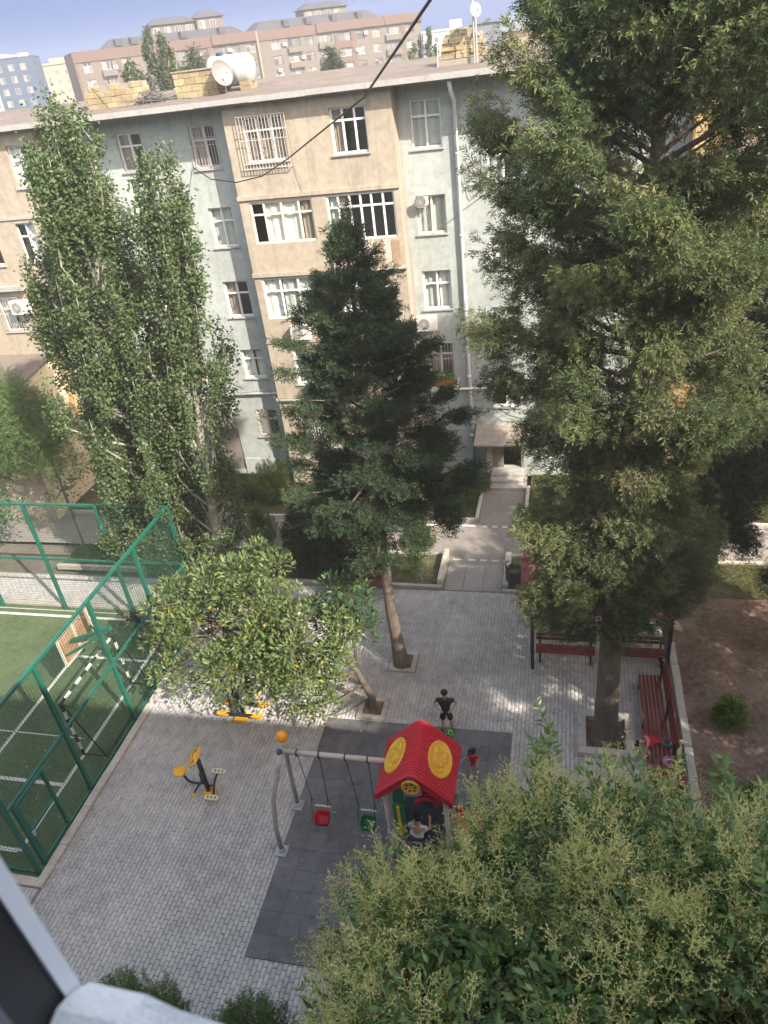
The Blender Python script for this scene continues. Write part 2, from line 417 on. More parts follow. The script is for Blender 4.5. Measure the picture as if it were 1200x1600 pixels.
ids = ids[np.argsort(np.hypot(bl[ids,0]+7.3, bl[ids,1]-7.2))][:296]
single = np.zeros(len(bl), bool); single[ids] = True
def block_mesh(hx, hy, b=0.006):
    return [(-hx,-hy,-0.03),(hx,-hy,-0.03),(hx,hy,-0.03),(-hx,hy,-0.03),(-hx,-hy,-b),(hx,-hy,-b),(hx,hy,-b),(-hx,hy,-b),(-hx+b,-hy+b,0),(hx-b,-hy+b,0),(hx-b,hy-b,0),(-hx+b,hy-b,0)], \
        [(0,1,5,4),(1,2,6,5),(2,3,7,6),(3,0,4,7),(4,5,9,8),(5,6,10,9),(6,7,11,10),(7,4,8,11),(8,9,10,11)]
pv_me = mesh_data('paving_block', *block_mesh(W_/2-0.005, L_/2-0.005), 'paver_single')
for i in ids:
    o = bpy.data.objects.new('paving_block', pv_me); COL.objects.link(o); o.parent = plaza
    o.location = (bl[i,0], bl[i,1], rng.normal(0, 0.0012)); o.rotation_euler = (rng.normal(0, 0.004), rng.normal(0, 0.006), rng.normal(0, 0.004))
rest = bl[~single]; n = len(rest)
T, F = block_mesh(1, 1, 0); T = np.array(T); F = np.array(F)
V = np.zeros((n, 12, 3))
b_ = 0.006
for k in range(12):
    sx, sy, z = np.sign(T[k,0]), np.sign(T[k,1]), (-0.03 if k < 4 else (-b_ if k < 8 else 0))
    ins = b_ if k >= 8 else 0
    V[:,k,0] = rest[:,0] + sx*(rest[:,2]-ins); V[:,k,1] = rest[:,1] + sy*(rest[:,3]-ins); V[:,k,2] = z
V[:,:,2] += rng.normal(0, 0.0012, n)[:,None] + (V[:,:,0]-rest[:,0][:,None])*rng.normal(0, 0.012, n)[:,None]
FF = (F[None] + 12*np.arange(n)[:,None,None]).reshape(-1, 4)
rn = np.clip(rng.beta(2.2, 2.6, n), 0, 1)
np_obj('paving_blocks', V.reshape(-1,3), FF, np.repeat(rn, 9), 'paver', plaza, 'stuff')

# rubber safety mat of square tiles
mat_base = sheet('safety_mat', 'sandjoint', *MATR, -0.012)
nx, ny = 10, 13
tw, th = (MATR[2]-MATR[0])/nx, (MATR[3]-MATR[1])/ny
tb = MB(); h = (tw/2-0.0015, th/2-0.0015)
tb.box(-h[0], -h[1], -0.03, h[0], h[1], 0.0, 0.004)
tile_me = mesh_data('rubber_tile', tb.v, tb.f, 'rubber')
for i in range(nx):
    for j in range(ny):
        o = bpy.data.objects.new('rubber_tile', tile_me); COL.objects.link(o); o.parent = mat_base
        o.location = (MATR[0]+(i+0.5)*tw, MATR[1]+(j+0.5)*th, 0.018+rng.normal(0, 0.0006)); o.rotation_euler = (rng.normal(0,0.003), rng.normal(0,0.003), rng.normal(0,0.002))

# road, paths, lawns
sheet('road', 'asphalt', -60, 22.12, 40, 24.32, -0.008)
ent_path = sheet('entrance_path', 'asphalt', -3.16, 24.30, -1.46, 27.95, -0.002)
sheet('link_path', 'asphalt', -4.0, 21.55, -1.95, 22.15, -0.004)
slabs = sheet('slab_path', 'sandjoint', -3.98, 20.02, -1.95, 21.6, -0.02)
for k, (a, b) in enumerate(((-3.95,-3.31),(-3.29,-2.64),(-2.62,-1.98))):
    for (c, d) in ((20.06, 21.56),):
        q = MB().box(a, c, -0.03, b, d, 0.0, 0.01); part(q, 'slab', 'slab', slabs)
rl = sheet('road_marking', 'roadline', -7.0, 24.02, -3.25, 24.14, 0.0)
def dashes(name, xs, y0, y1, z):
    b = MB()
    for a, c in xs: b.quad((a,y0,z),(c,y0,z),(c,y1,z),(a,y1,z))
    return solo(b, name, 'roadline', kind='structure')
dashes('road_marking', [(-2.98,-2.80),(-2.62,-2.42),(-2.24,-2.04),(-1.88,-1.68),(-1.45,-0.3)], 23.98, 24.11, 0.0)
dashes('road_marking', [(-3.85,-3.5),(-3.3,-3.02),(-2.86,-2.62),(-2.45,-2.2),(-2.05,-1.96)], 21.80, 21.88, 0.002)
lawn_a = sheet('lawn', 'lawn_soil', -60, 24.42, -3.32, 28.2, 0.06, 40, 3)
lawn_b = sheet('lawn', 'lawn_soil', -1.30, 24.42, 40, 28.2, 0.06, 20, 3)
lawn_c = sheet('lawn', 'lawn_soil', -13.2, 20.18, -4.18, 22.0, 0.05, 6, 2)
lawn_d = sheet('lawn', 'lawn_soil', -1.75, 20.18, 40, 22.0, 0.05, 20, 2)
lawn_e = sheet('lawn', 'lawn_soil', -19.4, 20.6, -14.3, 22.0, 0.05, 6, 2)
# shaded earth garden beside the plaza: gently uneven
b = MB(); gx, gy = 46, 40
P = [[(3.30+i*0.40, 4.0+j*0.405, 0.03+0.05*math.sin(i*1.3+j*0.7)*math.cos(j*0.9)+random.uniform(-.02,.02)) for i in range(gx+1)] for j in range(gy+1)]
for j in range(gy):
    for i in range(gx): b.quad(P[j][i], P[j][i+1], P[j+1][i+1], P[j+1][i])
solo(b, 'earth_garden', 'soil', kind='structure')

def kerb(name, x0, y0, x1, y1, z0, z1, seg, label, group=None):
    """a run of kerb stones, each stone a part"""
    t = thing(name, label, 'kerb', ((x0+x1)/2, (y0+y1)/2, 0), group)
    along_x = (x1-x0) > (y1-y0); L = (x1-x0) if along_x else (y1-y0)
    n = max(1, int(round(L/seg)))
    for k in range(n):
        a, c = k*L/n, (k+1)*L/n
        q = MB(); dz = random.uniform(-.006,.006); w = random.uniform(-.006,.006)
        if along_x: q.box(x0+a+0.004, y0+w, z0, x0+c-0.004, y1+w, z1+dz, 0.012)
        else: q.box(x0+w, y0+a+0.004, z0, x1+w, y0+c-0.004, z1+dz, 0.012)
        part(q, 'kerb_stone', 'stonekerb', t)
    return t
kerb('kerb', -60, 24.30, -3.30, 24.42, -0.1, 0.17, 1.0, 'pale kerb along the far side of the road before the tan building')
kerb('kerb', -1.30, 24.30, 12, 24.42, -0.1, 0.17, 1.0, 'pale kerb on the far roadside, beside the entrance path, behind the big cypress')
kerb('kerb', -3.30, 24.42, -3.18, 26.9, -0.1, 0.17, 0.8, 'low white kerb edging the entrance path on its shrub side')
kerb('kerb', -1.45, 24.42, -1.32, 26.9, -0.1, 0.17, 0.8, 'low white kerb edging the entrance path on its cypress side')
kerb('kerb', -13.2, 20.04, -4.0, 20.17, -0.1, 0.14, 1.0, 'pale kerb between the paved plaza and the small lawn behind the spruce')
kerb('kerb', -4.17, 20.17, -4.0, 22.05, -0.1, 0.34, 0.65, 'raised pale stone edge beside the slab path near the spruce')
kerb('kerb', -1.94, 20.17, -1.74, 22.1, -0.1, 0.24, 0.65, 'pale stone edge of the slab path on the dark bin side')
kerb('kerb', -1.94, 20.0, 3.04, 20.13, -0.1, 0.10, 1.0, 'pale kerb behind the shelter at the back of the plaza')
kerb('kerb', -13.2, 22.02, -4.2, 22.12, -0.1, 0.12, 1.0, 'kerb along the near roadside behind the small lawn')
kerb('kerb', -1.74, 22.02, 12, 22.12, -0.1, 0.12, 1.0, 'kerb along the near roadside behind the big cypress')
kerb('kerb', -19.5, 20.45, -14.2, 20.58, -0.1, 0.12, 1.0, 'kerb of the lawn patch behind the green sports cage')
kerb('kerb', 3.06, 5.0, 3.26, 17.6, -0.1, 0.40, 0.95, 'long pale stone kerb wall between the red slatted bench and the brown earth')
kerb('kerb', -12.12, 8.06, -11.9, 18.1, -0.1, 0.07, 1.1, 'pale concrete edging strip along the foot of the green sports cage')
kerb('kerb', -30, 8.06, -12.12, 8.28, -0.1, 0.07, 1.1, 'pale concrete edging strip under the near end of the sports cage')
kerb('kerb', -30, 18.12, -11.9, 18.30, -0.1, 0.09, 1.1, 'pale kerb along the back of the sports cage')
# artificial turf court
sheet('turf_court', 'turf', -30, 8.28, -12.12, 18.12, -0.006)
def line(x0, y0, x1, y1):
    b = MB(); b.quad((x0,y0,0.001),(x1,y0,0.001),(x1,y1,0.001),(x0,y1,0.001)); solo(b, 'court_line', 'turf_line', kind='structure')
line(-13.14, 8.88, -13.04, 17.6); line(-30, 17.56, -13.14, 17.68); line(-30, 8.84, -13.14, 8.96)
line(-15.81, 10.85, -15.71, 15.75); line(-15.71, 15.65, -13.14, 15.75); line(-15.71, 10.82, -13.14, 10.93)
line(-16.4, 12.43, -13.5, 12.47)
line(-30, 17.9, -12.3, 17.93)

def planter(cx0, cy0, cx1, cy1, w, h, label, n=2):
    t = thing('tree_planter', label, 'planter', ((cx0+cx1)/2, (cy0+cy1)/2, 0), 'square stone tree planters in the plaza')
    for k in range(n):
        for ya, yb in ((cy0, cy0+w), (cy1-w, cy1)):
            a = cx0+(cx1-cx0)*k/n; c = cx0+(cx1-cx0)*(k+1)/n
            part(MB().box(a+.003, ya, -0.03, c-.003, yb, h+random.uniform(-.008,.008), 0.012), 'kerb_stone', 'stonekerb', t)
        for xa, xb in ((cx0, cx0+w), (cx1-w, cx1)):
            a = cy0+w+(cy1-cy0-2*w)*k/n; c = cy0+w+(cy1-cy0-2*w)*(k+1)/n
            part(MB().box(xa, a+.003, -0.03, xb, c-.003, h+random.uniform(-.008,.008), 0.012), 'kerb_stone', 'stonekerb', t)
    s = MB(); k = 5
    for i in range(k):
        for j in range(k):
            f = lambda a, b: (cx0+w+(cx1-cx0-2*w)*a/k, cy0+w+(cy1-cy0-2*w)*b/k, 0.012+0.02*math.sin(a*2.1+b*1.7))
            s.quad(f(i,j), f(i+1,j), f(i+1,j+1), f(i,j+1))
    part(s, 'soil', 'soil', t)
planter(-5.07, 15.99, -4.25, 16.85, 0.14, 0.07, 'pale stone square frame round the spruce trunk')
planter(-5.61, 14.06, -4.77, 14.87, 0.14, 0.07, 'pale stone square frame round the slanting small tree trunk')
planter(0.49, 13.43, 1.93, 14.91, 0.22, 0.16, 'largest stone square frame, raised, round the thick cypress trunk', 3)

# ------------------------------------------------------------------ walls with openings, windows
def holed_wall(mb, x0, x1, z0, z1, Y, holes, rev=0.2):
    """front face in plane y=Y with rectangular holes (xa,za,xb,zb) and their reveals"""
    xs = sorted({x0, x1, *[v for h in holes for v in (h[0], h[2])]}); zs = sorted({z0, z1, *[v for h in holes for v in (h[1], h[3])]})
    xs = [x for x in xs if x0 <= x <= x1]; zs = [z for z in zs if z0 <= z <= z1]
    for i in range(len(xs)-1):
        for j in range(len(zs)-1):
            cx, cz = (xs[i]+xs[i+1])/2, (zs[j]+zs[j+1])/2
            if any(h[0] < cx < h[2] and h[1] < cz < h[3] for h in holes): continue
            mb.quad((xs[i],Y,zs[j]),(xs[i+1],Y,zs[j]),(xs[i+1],Y,zs[j+1]),(xs[i],Y,zs[j+1]))
    for a, c, b, d in holes:
        e = Y+rev
        mb.quad((a,Y,c),(a,e,c),(b,e,c),(b,Y,c)); mb.quad((a,Y,d),(b,Y,d),(b,e,d),(a,e,d))
        mb.quad((a,Y,c),(a,Y,d),(a,e,d),(a,e,c)); mb.quad((b,Y,c),(b,e,c),(b,e,d),(b,Y,d))
    return mb
def window(root, x0, z0, x1, z1, Y, cols=2, tr=0.66, fm='upvc', fw=0.065, curtain=None, grille=None, sill=True, pane='glass', rev=0.12, csplit=None, name='window'):
    """window > pane, curtain, grille, sill ; frame set back by rev"""
    f = MB(); y0, y1 = Y+rev, Y+rev+0.06
    if curtain is None and pane == 'glass' and random.random() < .92:
        q = random.random(); cm_ = random.choice(['curtain_w','curtain_g','curtain_b'])
        curtain = [(0,.45+.3*q,cm_)] if q < .35 else ([(.55-.2*q,1,cm_)] if q < .6 else [(0,.42,cm_),(.58,1,cm_)])
    W = x1-x0; H = z1-z0
    cs = csplit or [i/cols for i in range(cols+1)]
    f.box(x0, y0, z0, x0+fw, y1, z1); f.box(x1-fw, y0, z0, x1, y1, z1)
    f.box(x0+fw, y0, z0, x1-fw, y1, z0+fw); f.box(x0+fw, y0, z1-fw, x1-fw, y1, z1)
    zt = z0+H*tr if tr else None
    for c in cs[1:-1]:
        f.box(x0+W*c-fw*0.55, y0+.002, z0+fw, x0+W*c+fw*0.55, y1-.002, z1-fw)
    if zt: 
        for a, b in zip(cs[:-1], cs[1:]):
            f.box(x0+W*a+fw*.55, y0+.004, zt-fw*.5, x0+W*b-fw*.55, y1-.004, zt+fw*.5)
    w = part(f, name, fm, root)
    for a, b in zip(cs[:-1], cs[1:]):
        for za, zb in (((z0, zt), (zt, z1)) if zt else ((z0, z1),)):
            q = MB(); e = y0+0.03
            t = random.uniform(-.004, .004)
            q.quad((x0+W*a,e+t,za),(x0+W*b,e-t,za),(x0+W*b,e,zb),(x0+W*a,e+t/2,zb)); part(q, 'pane', pane, w)
    if curtain:
        for (a, b, m) in curtain:
            q = MB(); k = max(6, int((b-a)*W*9)); e = y1+0.09
            xs = [x0+W*(a+(b-a)*i/k) for i in range(k+1)]
            ys = [e+0.03*math.sin(i*1.9)+random.uniform(-.008,.008) for i in range(k+1)]
            for i in range(k): q.quad((xs[i],ys[i],z0),(xs[i+1],ys[i+1],z0),(xs[i+1],ys[i+1]-.01,z1),(xs[i],ys[i]-.01,z1))
            part(q, 'curtain', m, w)
    if sill:
        part(MB().box(x0-.06, Y-.07, z0-.05, x1+.06, Y+rev+.01, z0-.002), 'sill', 'fascia', w)
    if grille:
        q = MB(); e = Y-(0.16 if grille == 'cage' else 0.05)
        gm = 'grille_w' if grille == 'white' else 'grille'
        a, b, c, d = (x0-.12, x1+.12, z0-.18, z1+.05) if grille == 'cage' else (x0-.03, x1+.03, z0-.03, z1+.03)
        if grille == 'diamond':
            s = 0.17; t = -H
            while t < W+H:
                for sg in (1, -1):
                    pts = []
                    for zz in np.linspace(0, H, 13):
                        xx = t + (zz if sg > 0 else H-zz)
                        if 0 <= xx <= W: pts.append((x0+xx, e, z0+zz))
                    if len(pts) > 1: q.bar(pts[0], pts[-1], 0.014)
                t += s
        else:
            k = int((b-a)/0.115)
            for i in range(k+1):
                x = a+(b-a)*i/k; q.bar((x, e, c), (x, e, d), 0.016)
            for zz in (c, c+(d-c)*.1, c+(d-c)*.55, c+(d-c)*.72, d): q.bar((a, e-.012, zz), (b, e-.012, zz), 0.02)
            if grille == 'cage':
                for zz in (c, d):
                    for x in (a, b): q.bar((x, e, zz), (x, Y, zz), 0.018)
        part(q, 'grille', gm, w)
    return w

# ------------------------------------------------------------------ the five storey building across the yard
YM, YB = 28.0, 27.2
EAVE = 14.92
apt = thing('apartment_building', 'five storey tan and mint rendered apartment building facing the yard', 'building', (-6, YB, 0))
rows = [(12.95, 14.40), (10.14, 11.55), (7.36, 8.80), (4.62, 5.98), (1.78, 3.25)]
# --- window table: (x0, z0, x1, z1, kwargs)
mint_l = [(-13.40, 12.95, -12.42, 14.39, dict(grille='bars', csplit=[0,.55,1], fm='upvc')),
          (-13.32, 10.14, -12.36, 11.59, dict(curtain=[(0,1,'curtain_g')])),
          (-13.38, 7.38, -12.33, 8.82, dict(curtain=[(.05,.5,'curtain_b')])),
          (-13.28, 4.72, -12.31, 5.98, dict()),
          (-13.20, 1.95, -12.22, 3.25, dict(grille='diamond', tr=.62, fm='oldframe')),
          (-16.35, 10.75, -15.40, 12.85, dict()), (-16.35, 7.9, -15.35, 9.3, dict()), (-16.35, 5.1, -15.35, 6.5, dict(curtain=[(0,.6,'curtain_w')])),
          (-16.35, 13.1, -15.35, 14.4, dict()), (-15.75, 3.75, -14.55, 5.05, dict(fm='oldframe')),
          (-19.6, 10.1, -18.6, 11.5, dict()), (-19.6, 7.3, -18.6, 8.8, dict()), (-19.6, 4.6, -18.6, 6.0, dict()), (-19.6, 12.95, -18.6, 14.4, dict())]
mint_r = [(-5.26, 12.92, -4.20, 14.42, dict(curtain=[(0,1,'curtain_g')])),
          (-5.28, 10.10, -4.22, 11.42, dict(fm='oldframe', tr=None, csplit=[0,.5,1], curtain=[(.02,.48,'curtain_g'),(.52,1,'curtain_g')])),
          (-5.28, 7.32, -4.20, 8.78, dict(curtain=[(.05,.5,'curtain_g'),(.55,1,'curtain_w')])),
          (-5.30, 4.55, -4.28, 5.98, dict(grille='bars', curtain=[(.0,.5,'curtain_b')])),
          (-2.72, 11.70, -1.62, 12.92, dict()), (-2.72, 8.72, -1.60, 9.84, dict()), (-2.75, 6.10, -1.65, 7.30, dict()), (-2.80, 3.20, -1.70, 4.36, dict())]
for zz in rows:
    mint_r += [(0.3, zz[0], 1.5, zz[1], dict(curtain=[(0,.5,'curtain_w')])), (2.3, zz[0], 3.3, zz[1], dict())]
beige = [(-11.00, 13.08, -9.48, 14.50, dict(cols=3, tr=.70, grille='cage', curtain=[(.36,1,'curtain_b'),(.0,.3,'curtain_b')])),
         (-7.84, 13.08, -6.58, 14.50, dict(cols=3, tr=.72, curtain=[(.05,.3,'curtain_b')])),
         (-11.28, 10.32, -8.90, 11.78, dict(cols=4, tr=.70, fm='oldframe', rev=.05, sill=False, csplit=[0,.22,.5,.78,1], curtain=[(.22,.78,'curtain_w'),(.8,1,'curtain_b')])),
         (-8.36, 10.24, -5.88, 11.82, dict(cols=6, tr=.72, rev=.05, sill=False, csplit=[0,.17,.34,.5,.66,.83,1], curtain=[(0,.14,'curtain_g'),(.18,.3,'curtain_b')])),
         (-11.37, 7.48, -9.20, 9.06, dict(cols=3, tr=.68, rev=.05, sill=False, csplit=[0,.33,.66,1], curtain=[(0,.3,'curtain_w'),(.35,1,'curtain_g')])),
         (-8.30, 7.56, -6.40, 8.95, dict(cols=3, tr=.68, rev=.05, curtain=[(.66,1,'curtain_g'),(0,.3,'curtain_w')])),
         (-10.66, 4.72, -9.70, 6.24, dict(curtain=[(0,1,'curtain_g')])), (-7.9, 4.72, -6.7, 6.24, dict(curtain=[(0,.5,'curtain_w')])),
         (-10.46, 1.85, -9.30, 3.50, dict(grille='white')), (-7.9, 1.85, -6.7, 3.5, dict(grille='white'))]
beige_l = [(-20.48, 13.0, -19.5, 14.45, dict(csplit=[0,.5,1])), (-21.3, 10.25, -20.4, 11.75, dict(fm='upvc')),
           (-23.3, 10.2, -22.3, 11.7, dict()), (-23.40, 7.46, -22.36, 8.88, dict(grille='bars')), (-24.6, 13.0, -23.2, 14.4, dict(cols=3)), (-27.5, 10.2, -26, 11.7, dict()), (-27.5, 13, -26, 14.4, dict())]
beige_r = [(5.35, zz[0]-.3, 6.6, zz[1], dict(cols=2)) for zz in rows] + [(8.3, zz[0], 9.6, zz[1], dict(cols=3)) for zz in rows]
XL, XC0, XC1, XR = -19.35, -11.65, -5.68, 3.75
XL = -21.66
def facade(name, x0, x1, Y, tab, m, z0=0.0):
    b = MB(); holed_wall(b, x0, x1, z0, EAVE, Y, [t[:4] for t in tab]); 
    return b
w = facade('wall', XL, XC0, YM, [t for t in mint_l if t[0] > XL] + [(-15.1, 0.25, -14.2, 2.35)], 'mint'); part(w, 'wall', 'mint', apt)
w = facade('wall', XC1, XR, YM, mint_r + [(-2.98, 0.42, -1.72, 1.86)], 'mint'); part(w, 'wall', 'mint', apt)
b = MB(); holed_wall(b, XC0, XC1, 0.0, EAVE, YB, [t[:4] for t in beige])
b.quad((XC0,YM+.2,0),(XC0,YB,0),(XC0,YB,EAVE),(XC0,YM+.2,EAVE)); b.quad((XC1,YB,0),(XC1,YM+.2,0),(XC1,YM+.2,EAVE),(XC1,YB,EAVE))
part(b, 'wall', 'beige', apt)
b = MB(); holed_wall(b, -40, XL, 0.0, EAVE, YB, [t[:4] for t in beige_l if t[2] < XL]); part(b, 'wall', 'beige', apt)
b = MB(); holed_wall(b, -21.2, -19.2, 9.3, EAVE, YB, [t[:4] for t in beige_l if t[0] > -21.5])
b.quad((-21.66,YB,9.3),(-21.2,YB,9.3),(-21.2,YB,EAVE),(-21.66,YB,EAVE)); b.quad((-19.2,YB,9.3),(-19.2,YM+.1,9.3),(-19.2,YM+.1,EAVE),(-19.2,YB,EAVE)); b.quad((-21.66,YB,9.3),(-21.66,YM+.1,9.3),(-19.2,YM+.1,9.3),(-19.2,YB,9.3))
part(b, 'wall', 'beige', apt)
b = MB(); holed_wall(b, 4.7, 22, 0.0, EAVE, YB, [t[:4] for t in beige_r]); part(b, 'wall', 'beige', apt)
# side returns in ochre limestone
b = MB(); b.quad((XL,YB,6.4),(XL,YM+.2,6.4),(XL,YM+.2,9.3),(XL,YB,9.3)); b.quad((XL,YB,0),(XL,YM+.2,0),(XL,YM+.2,6.4),(XL,YB,6.4))
part(b, 'side_wall', 'ochre', apt)
b = MB(); b.quad((XR,YB,0),(4.7,YB,0),(4.7,YB,EAVE),(XR,YB,EAVE)); b.quad((XR,YM+.2,0),(XR,YB,0),(XR,YB,EAVE),(XR,YM+.2,EAVE)); part(b, 'side_wall', 'ochre', apt)
br = MB().box(-.2, -.012, -.09, .2, .012, .09, 0.006); brm = mesh_data('brick', br.v, br.f, 'ochre')
for k in range(60):
    o = bpy.data.objects.new('brick', brm); COL.objects.link(o); o.parent = apt
    o.location = Vector((XR+0.24+0.45*(k % 2)+0.01, YB-.006, 9.5+0.19*(k//2))) - ORG[apt.name]
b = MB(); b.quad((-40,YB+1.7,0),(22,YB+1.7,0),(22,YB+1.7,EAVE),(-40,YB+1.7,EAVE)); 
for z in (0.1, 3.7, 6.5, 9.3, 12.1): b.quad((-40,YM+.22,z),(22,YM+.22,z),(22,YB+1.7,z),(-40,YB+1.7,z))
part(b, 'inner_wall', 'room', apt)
b = MB().box(-40, 34, 0, 22, 40, EAVE); part(b, 'rear_wall', 'beige', apt)
for tab, Y in ((mint_l, YM), (mint_r, YM), (beige, YB), (beige_l, YB), (beige_r, YB)):
    for (a, c, bb, d, kw) in tab: window(apt, a, c, bb, d, Y, **kw)
# floor band ledges and balcony parapets
b = MB()
b.box(XC0-.03, YB-.07, 11.88, XC1+.03, YB-.002, 12.02); b.box(XC0-.03, YB-.07, 9.12, XC1+.03, YB-.002, 9.26); b.box(XC0-.02, YB-.05, 6.5, XC1+.02, YB-.002, 6.58)
part(b, 'ledge', 'beige', apt)
b = MB(); b.box(-21.7, YB-.05, 11.9, -19.18, YB-.002, 12.02); b.box(-40, YB-.05, 11.9, -21.72, YB-.002, 12.02); b.box(-23.6, YB-.30, 9.22, -21.7, YB-.004, 9.40); part(b, 'ledge', 'fascia', apt)
b = MB(); b.box(-8.42, YB-.16, 9.16, -5.60, YB-.075, 9.24); part(b, 'balcony_slab', 'concrete', apt)
x = -8.38
for k, wd in enumerate((.34,.30,.36,.26,.38,.33,.29,.31)):
    part(MB().box(x, YB-.13-.012*(k % 2), 9.27, x+wd-.012, YB-.075, 10.20-.02*(k % 3)), 'board', 'board', apt); x += wd
# mint wall trim
for xa, xb in ((XL, -15.12), (-14.18, XC0-.002), (XC1+.002, -3.12)): part(MB().box(xa, YM-.05, 0.0, xb, YM-.002, 0.85), 'plinth', 'mint', apt)
b = MB(); b.box(XC1+.004, YM-.018, 0, XC1+.09, YM-.002, EAVE); part(b, 'trim', 'fascia', apt)
# roof
rf = MB(); rf.add([(-40.4,26.75,15.12),(22.4,26.75,15.12),(22.4,33.2,15.50),(-40.4,33.2,15.50),(22.4,40.3,15.1),(-40.4,40.3,15.1)], [(0,1,2,3),(3,2,4,5)])
rf = part(rf, 'roof', 'bitumen', apt)
b = MB()
x = -40.4
while x < 22.3:
    b.box(x+.004, 26.70, 14.97+random.uniform(-.008,.008), min(x+2.0, 22.4)-.004, 26.80, 15.135+random.uniform(-.006,.006)); x += 2.0
part(b, 'fascia', 'fascia', rf)
b = MB(); b.box(-40.4, 26.81, 14.925, 22.4, 28.5, 14.97); part(b, 'soffit', 'soffit', rf)
b = MB().box(-40.4, 40.0, 14.9, 22.4, 40.3, 15.09); part(b, 'rear_fascia', 'fascia', rf)
def chimney(x0, y0, x1, y1, z0, z1, m, miss=0):
    c = part(MB().box(x0+.02, y0+.02, z0, x1-.02, y1-.02, z1-.03), 'chimney', 'mortar', apt)
    nr = int(round((z1-z0)/.21)); hz = (z1-z0)/nr
    for r in range(nr):
        off = .2 if r % 2 else 0
        for face in range(2):
            L = (x1-x0) if face == 0 else (y1-y0)
            a = -off
            while a < L-.05:
                s, e = max(a, 0), min(a+.42, L)
                if e-s > .08 and not (r == nr-1 and random.random() < miss):
                    p = random.uniform(0, .025); za, zb = z0+r*hz+.008, z0+(r+1)*hz-.008
                    if face == 0: part(MB().box(x0+s+.008, y0-p, za, x0+e-.008, y0+.10, zb, .012), 'brick', m, c)
                    else: part(MB().box(x1-.10, y0+.1+s*.9+.008, za, x1+p, y0+.1+e*.9-.01, zb, .012), 'brick', m, c)
                a += .42
    return c
chimney(-17.65, 28.9, -15.55, 30.0, 15.2, 16.0, 'stone_old', .4)
c2 = chimney(-13.95, 28.9, -12.30, 29.9, 15.22, 16.08, 'stone_old')
part(MB().box(-14.0, 28.85, 16.06, -12.25, 29.95, 16.11), 'cap', 'mortar', c2)
# entrance
b = MB(); b.add([(-3.55,26.95,2.00),(-1.30,26.95,2.00),(-1.20,28.0,2.42),(-3.50,28.0,2.42),(-3.55,26.95,1.93),(-1.30,26.95,1.93),(-1.20,28.0,2.34),(-3.50,28.0,2.34)],
                [(0,1,2,3),(7,6,5,4),(0,4,5,1),(1,5,6,2),(3,7,4,0)])
part(b, 'canopy', 'canopy_m', apt)
b = MB(); b.box(-3.10, YM-.02, .42, -2.98, YM+.1, 1.93); b.box(-1.72, YM-.02, .42, -1.60, YM+.1, 1.93); b.box(-2.98, YM-.02, 1.84, -1.72, YM+.1, 1.93)
dfr = part(b, 'door_frame', 'door_m', apt)
d = part(MB().box(-2.96, YM+.0, .43, -2.45, YM+.05, 1.83), 'door', 'door_m', apt)
part(MB().box(-2.52, YM-.04, 1.05, -2.49, YM-.001, 1.2), 'handle', 'blk', d)
part(MB().box(-2.85, YM-.012, 1.5, -2.62, YM-.001, 1.75), 'notice', 'wht', d)
d = part(MB().obox((-3.02, YM-.36, 1.13), (.03, .34, .70), rz=R(-14)), 'door', 'door_m', apt)
part(MB().box(-15.1, YM+.04, .25, -14.65, YM+.09, 2.34), 'door', 'door_m', apt); part(MB().box(-14.64, YM+.04, .25, -14.2, YM+.09, 2.34), 'door', 'door_m', apt)
b = MB(); b.add([(-15.9,26.9,2.95),(-13.95,26.9,2.95),(-13.95,28.0,3.5),(-15.9,28.0,3.5),(-15.9,26.9,2.9),(-13.95,26.9,2.9),(-13.95,28.0,3.45),(-15.9,28.0,3.45)], [(0,1,2,3),(7,6,5,4),(0,4,5,1),(1,5,6,2),(3,7,4,0)])
for k in range(9): b.box(-15.85+k*.23, 26.88, 2.93, -15.78+k*.23, 26.96, 2.99)
part(b, 'canopy', 'fascia', apt)
for k in range(3):
    part(MB().box(-2.95, 26.75+k*.32, -.02, -1.60, YM-.03 if k == 2 else 26.75+(k+1)*.32+.02, .14*(k+1), .012), 'step', 'concrete', apt)
# gutter pipe
b = MB(); b.tube([(-3.72,26.95,14.9),(-3.72,27.3,14.55),(-3.71,27.88,14.3),(-3.70,27.9,7),(-3.68,27.9,.12)], .065, 10)
for z in (2, 4.6, 7.3, 10, 12.7): b.tube([(-3.70,27.9,z-.05),(-3.70,27.9,z+.05)], .085, 10)
part(b, 'downpipe', 'pipe_w', apt, smooth=True)
b = MB(); b.tube([(-17.6,26.95,14.9),(-17.6,27.3,14.6),(-17.6,27.9,14.3),(-17.6,27.9,.2)], .06, 10); part(b, 'downpipe', 'pipe_w', apt, smooth=True)
part(MB().box(-10.93, YB-.015, 5.35, -10.68, YB-.002, 5.62), 'vent', 'mortar', apt)

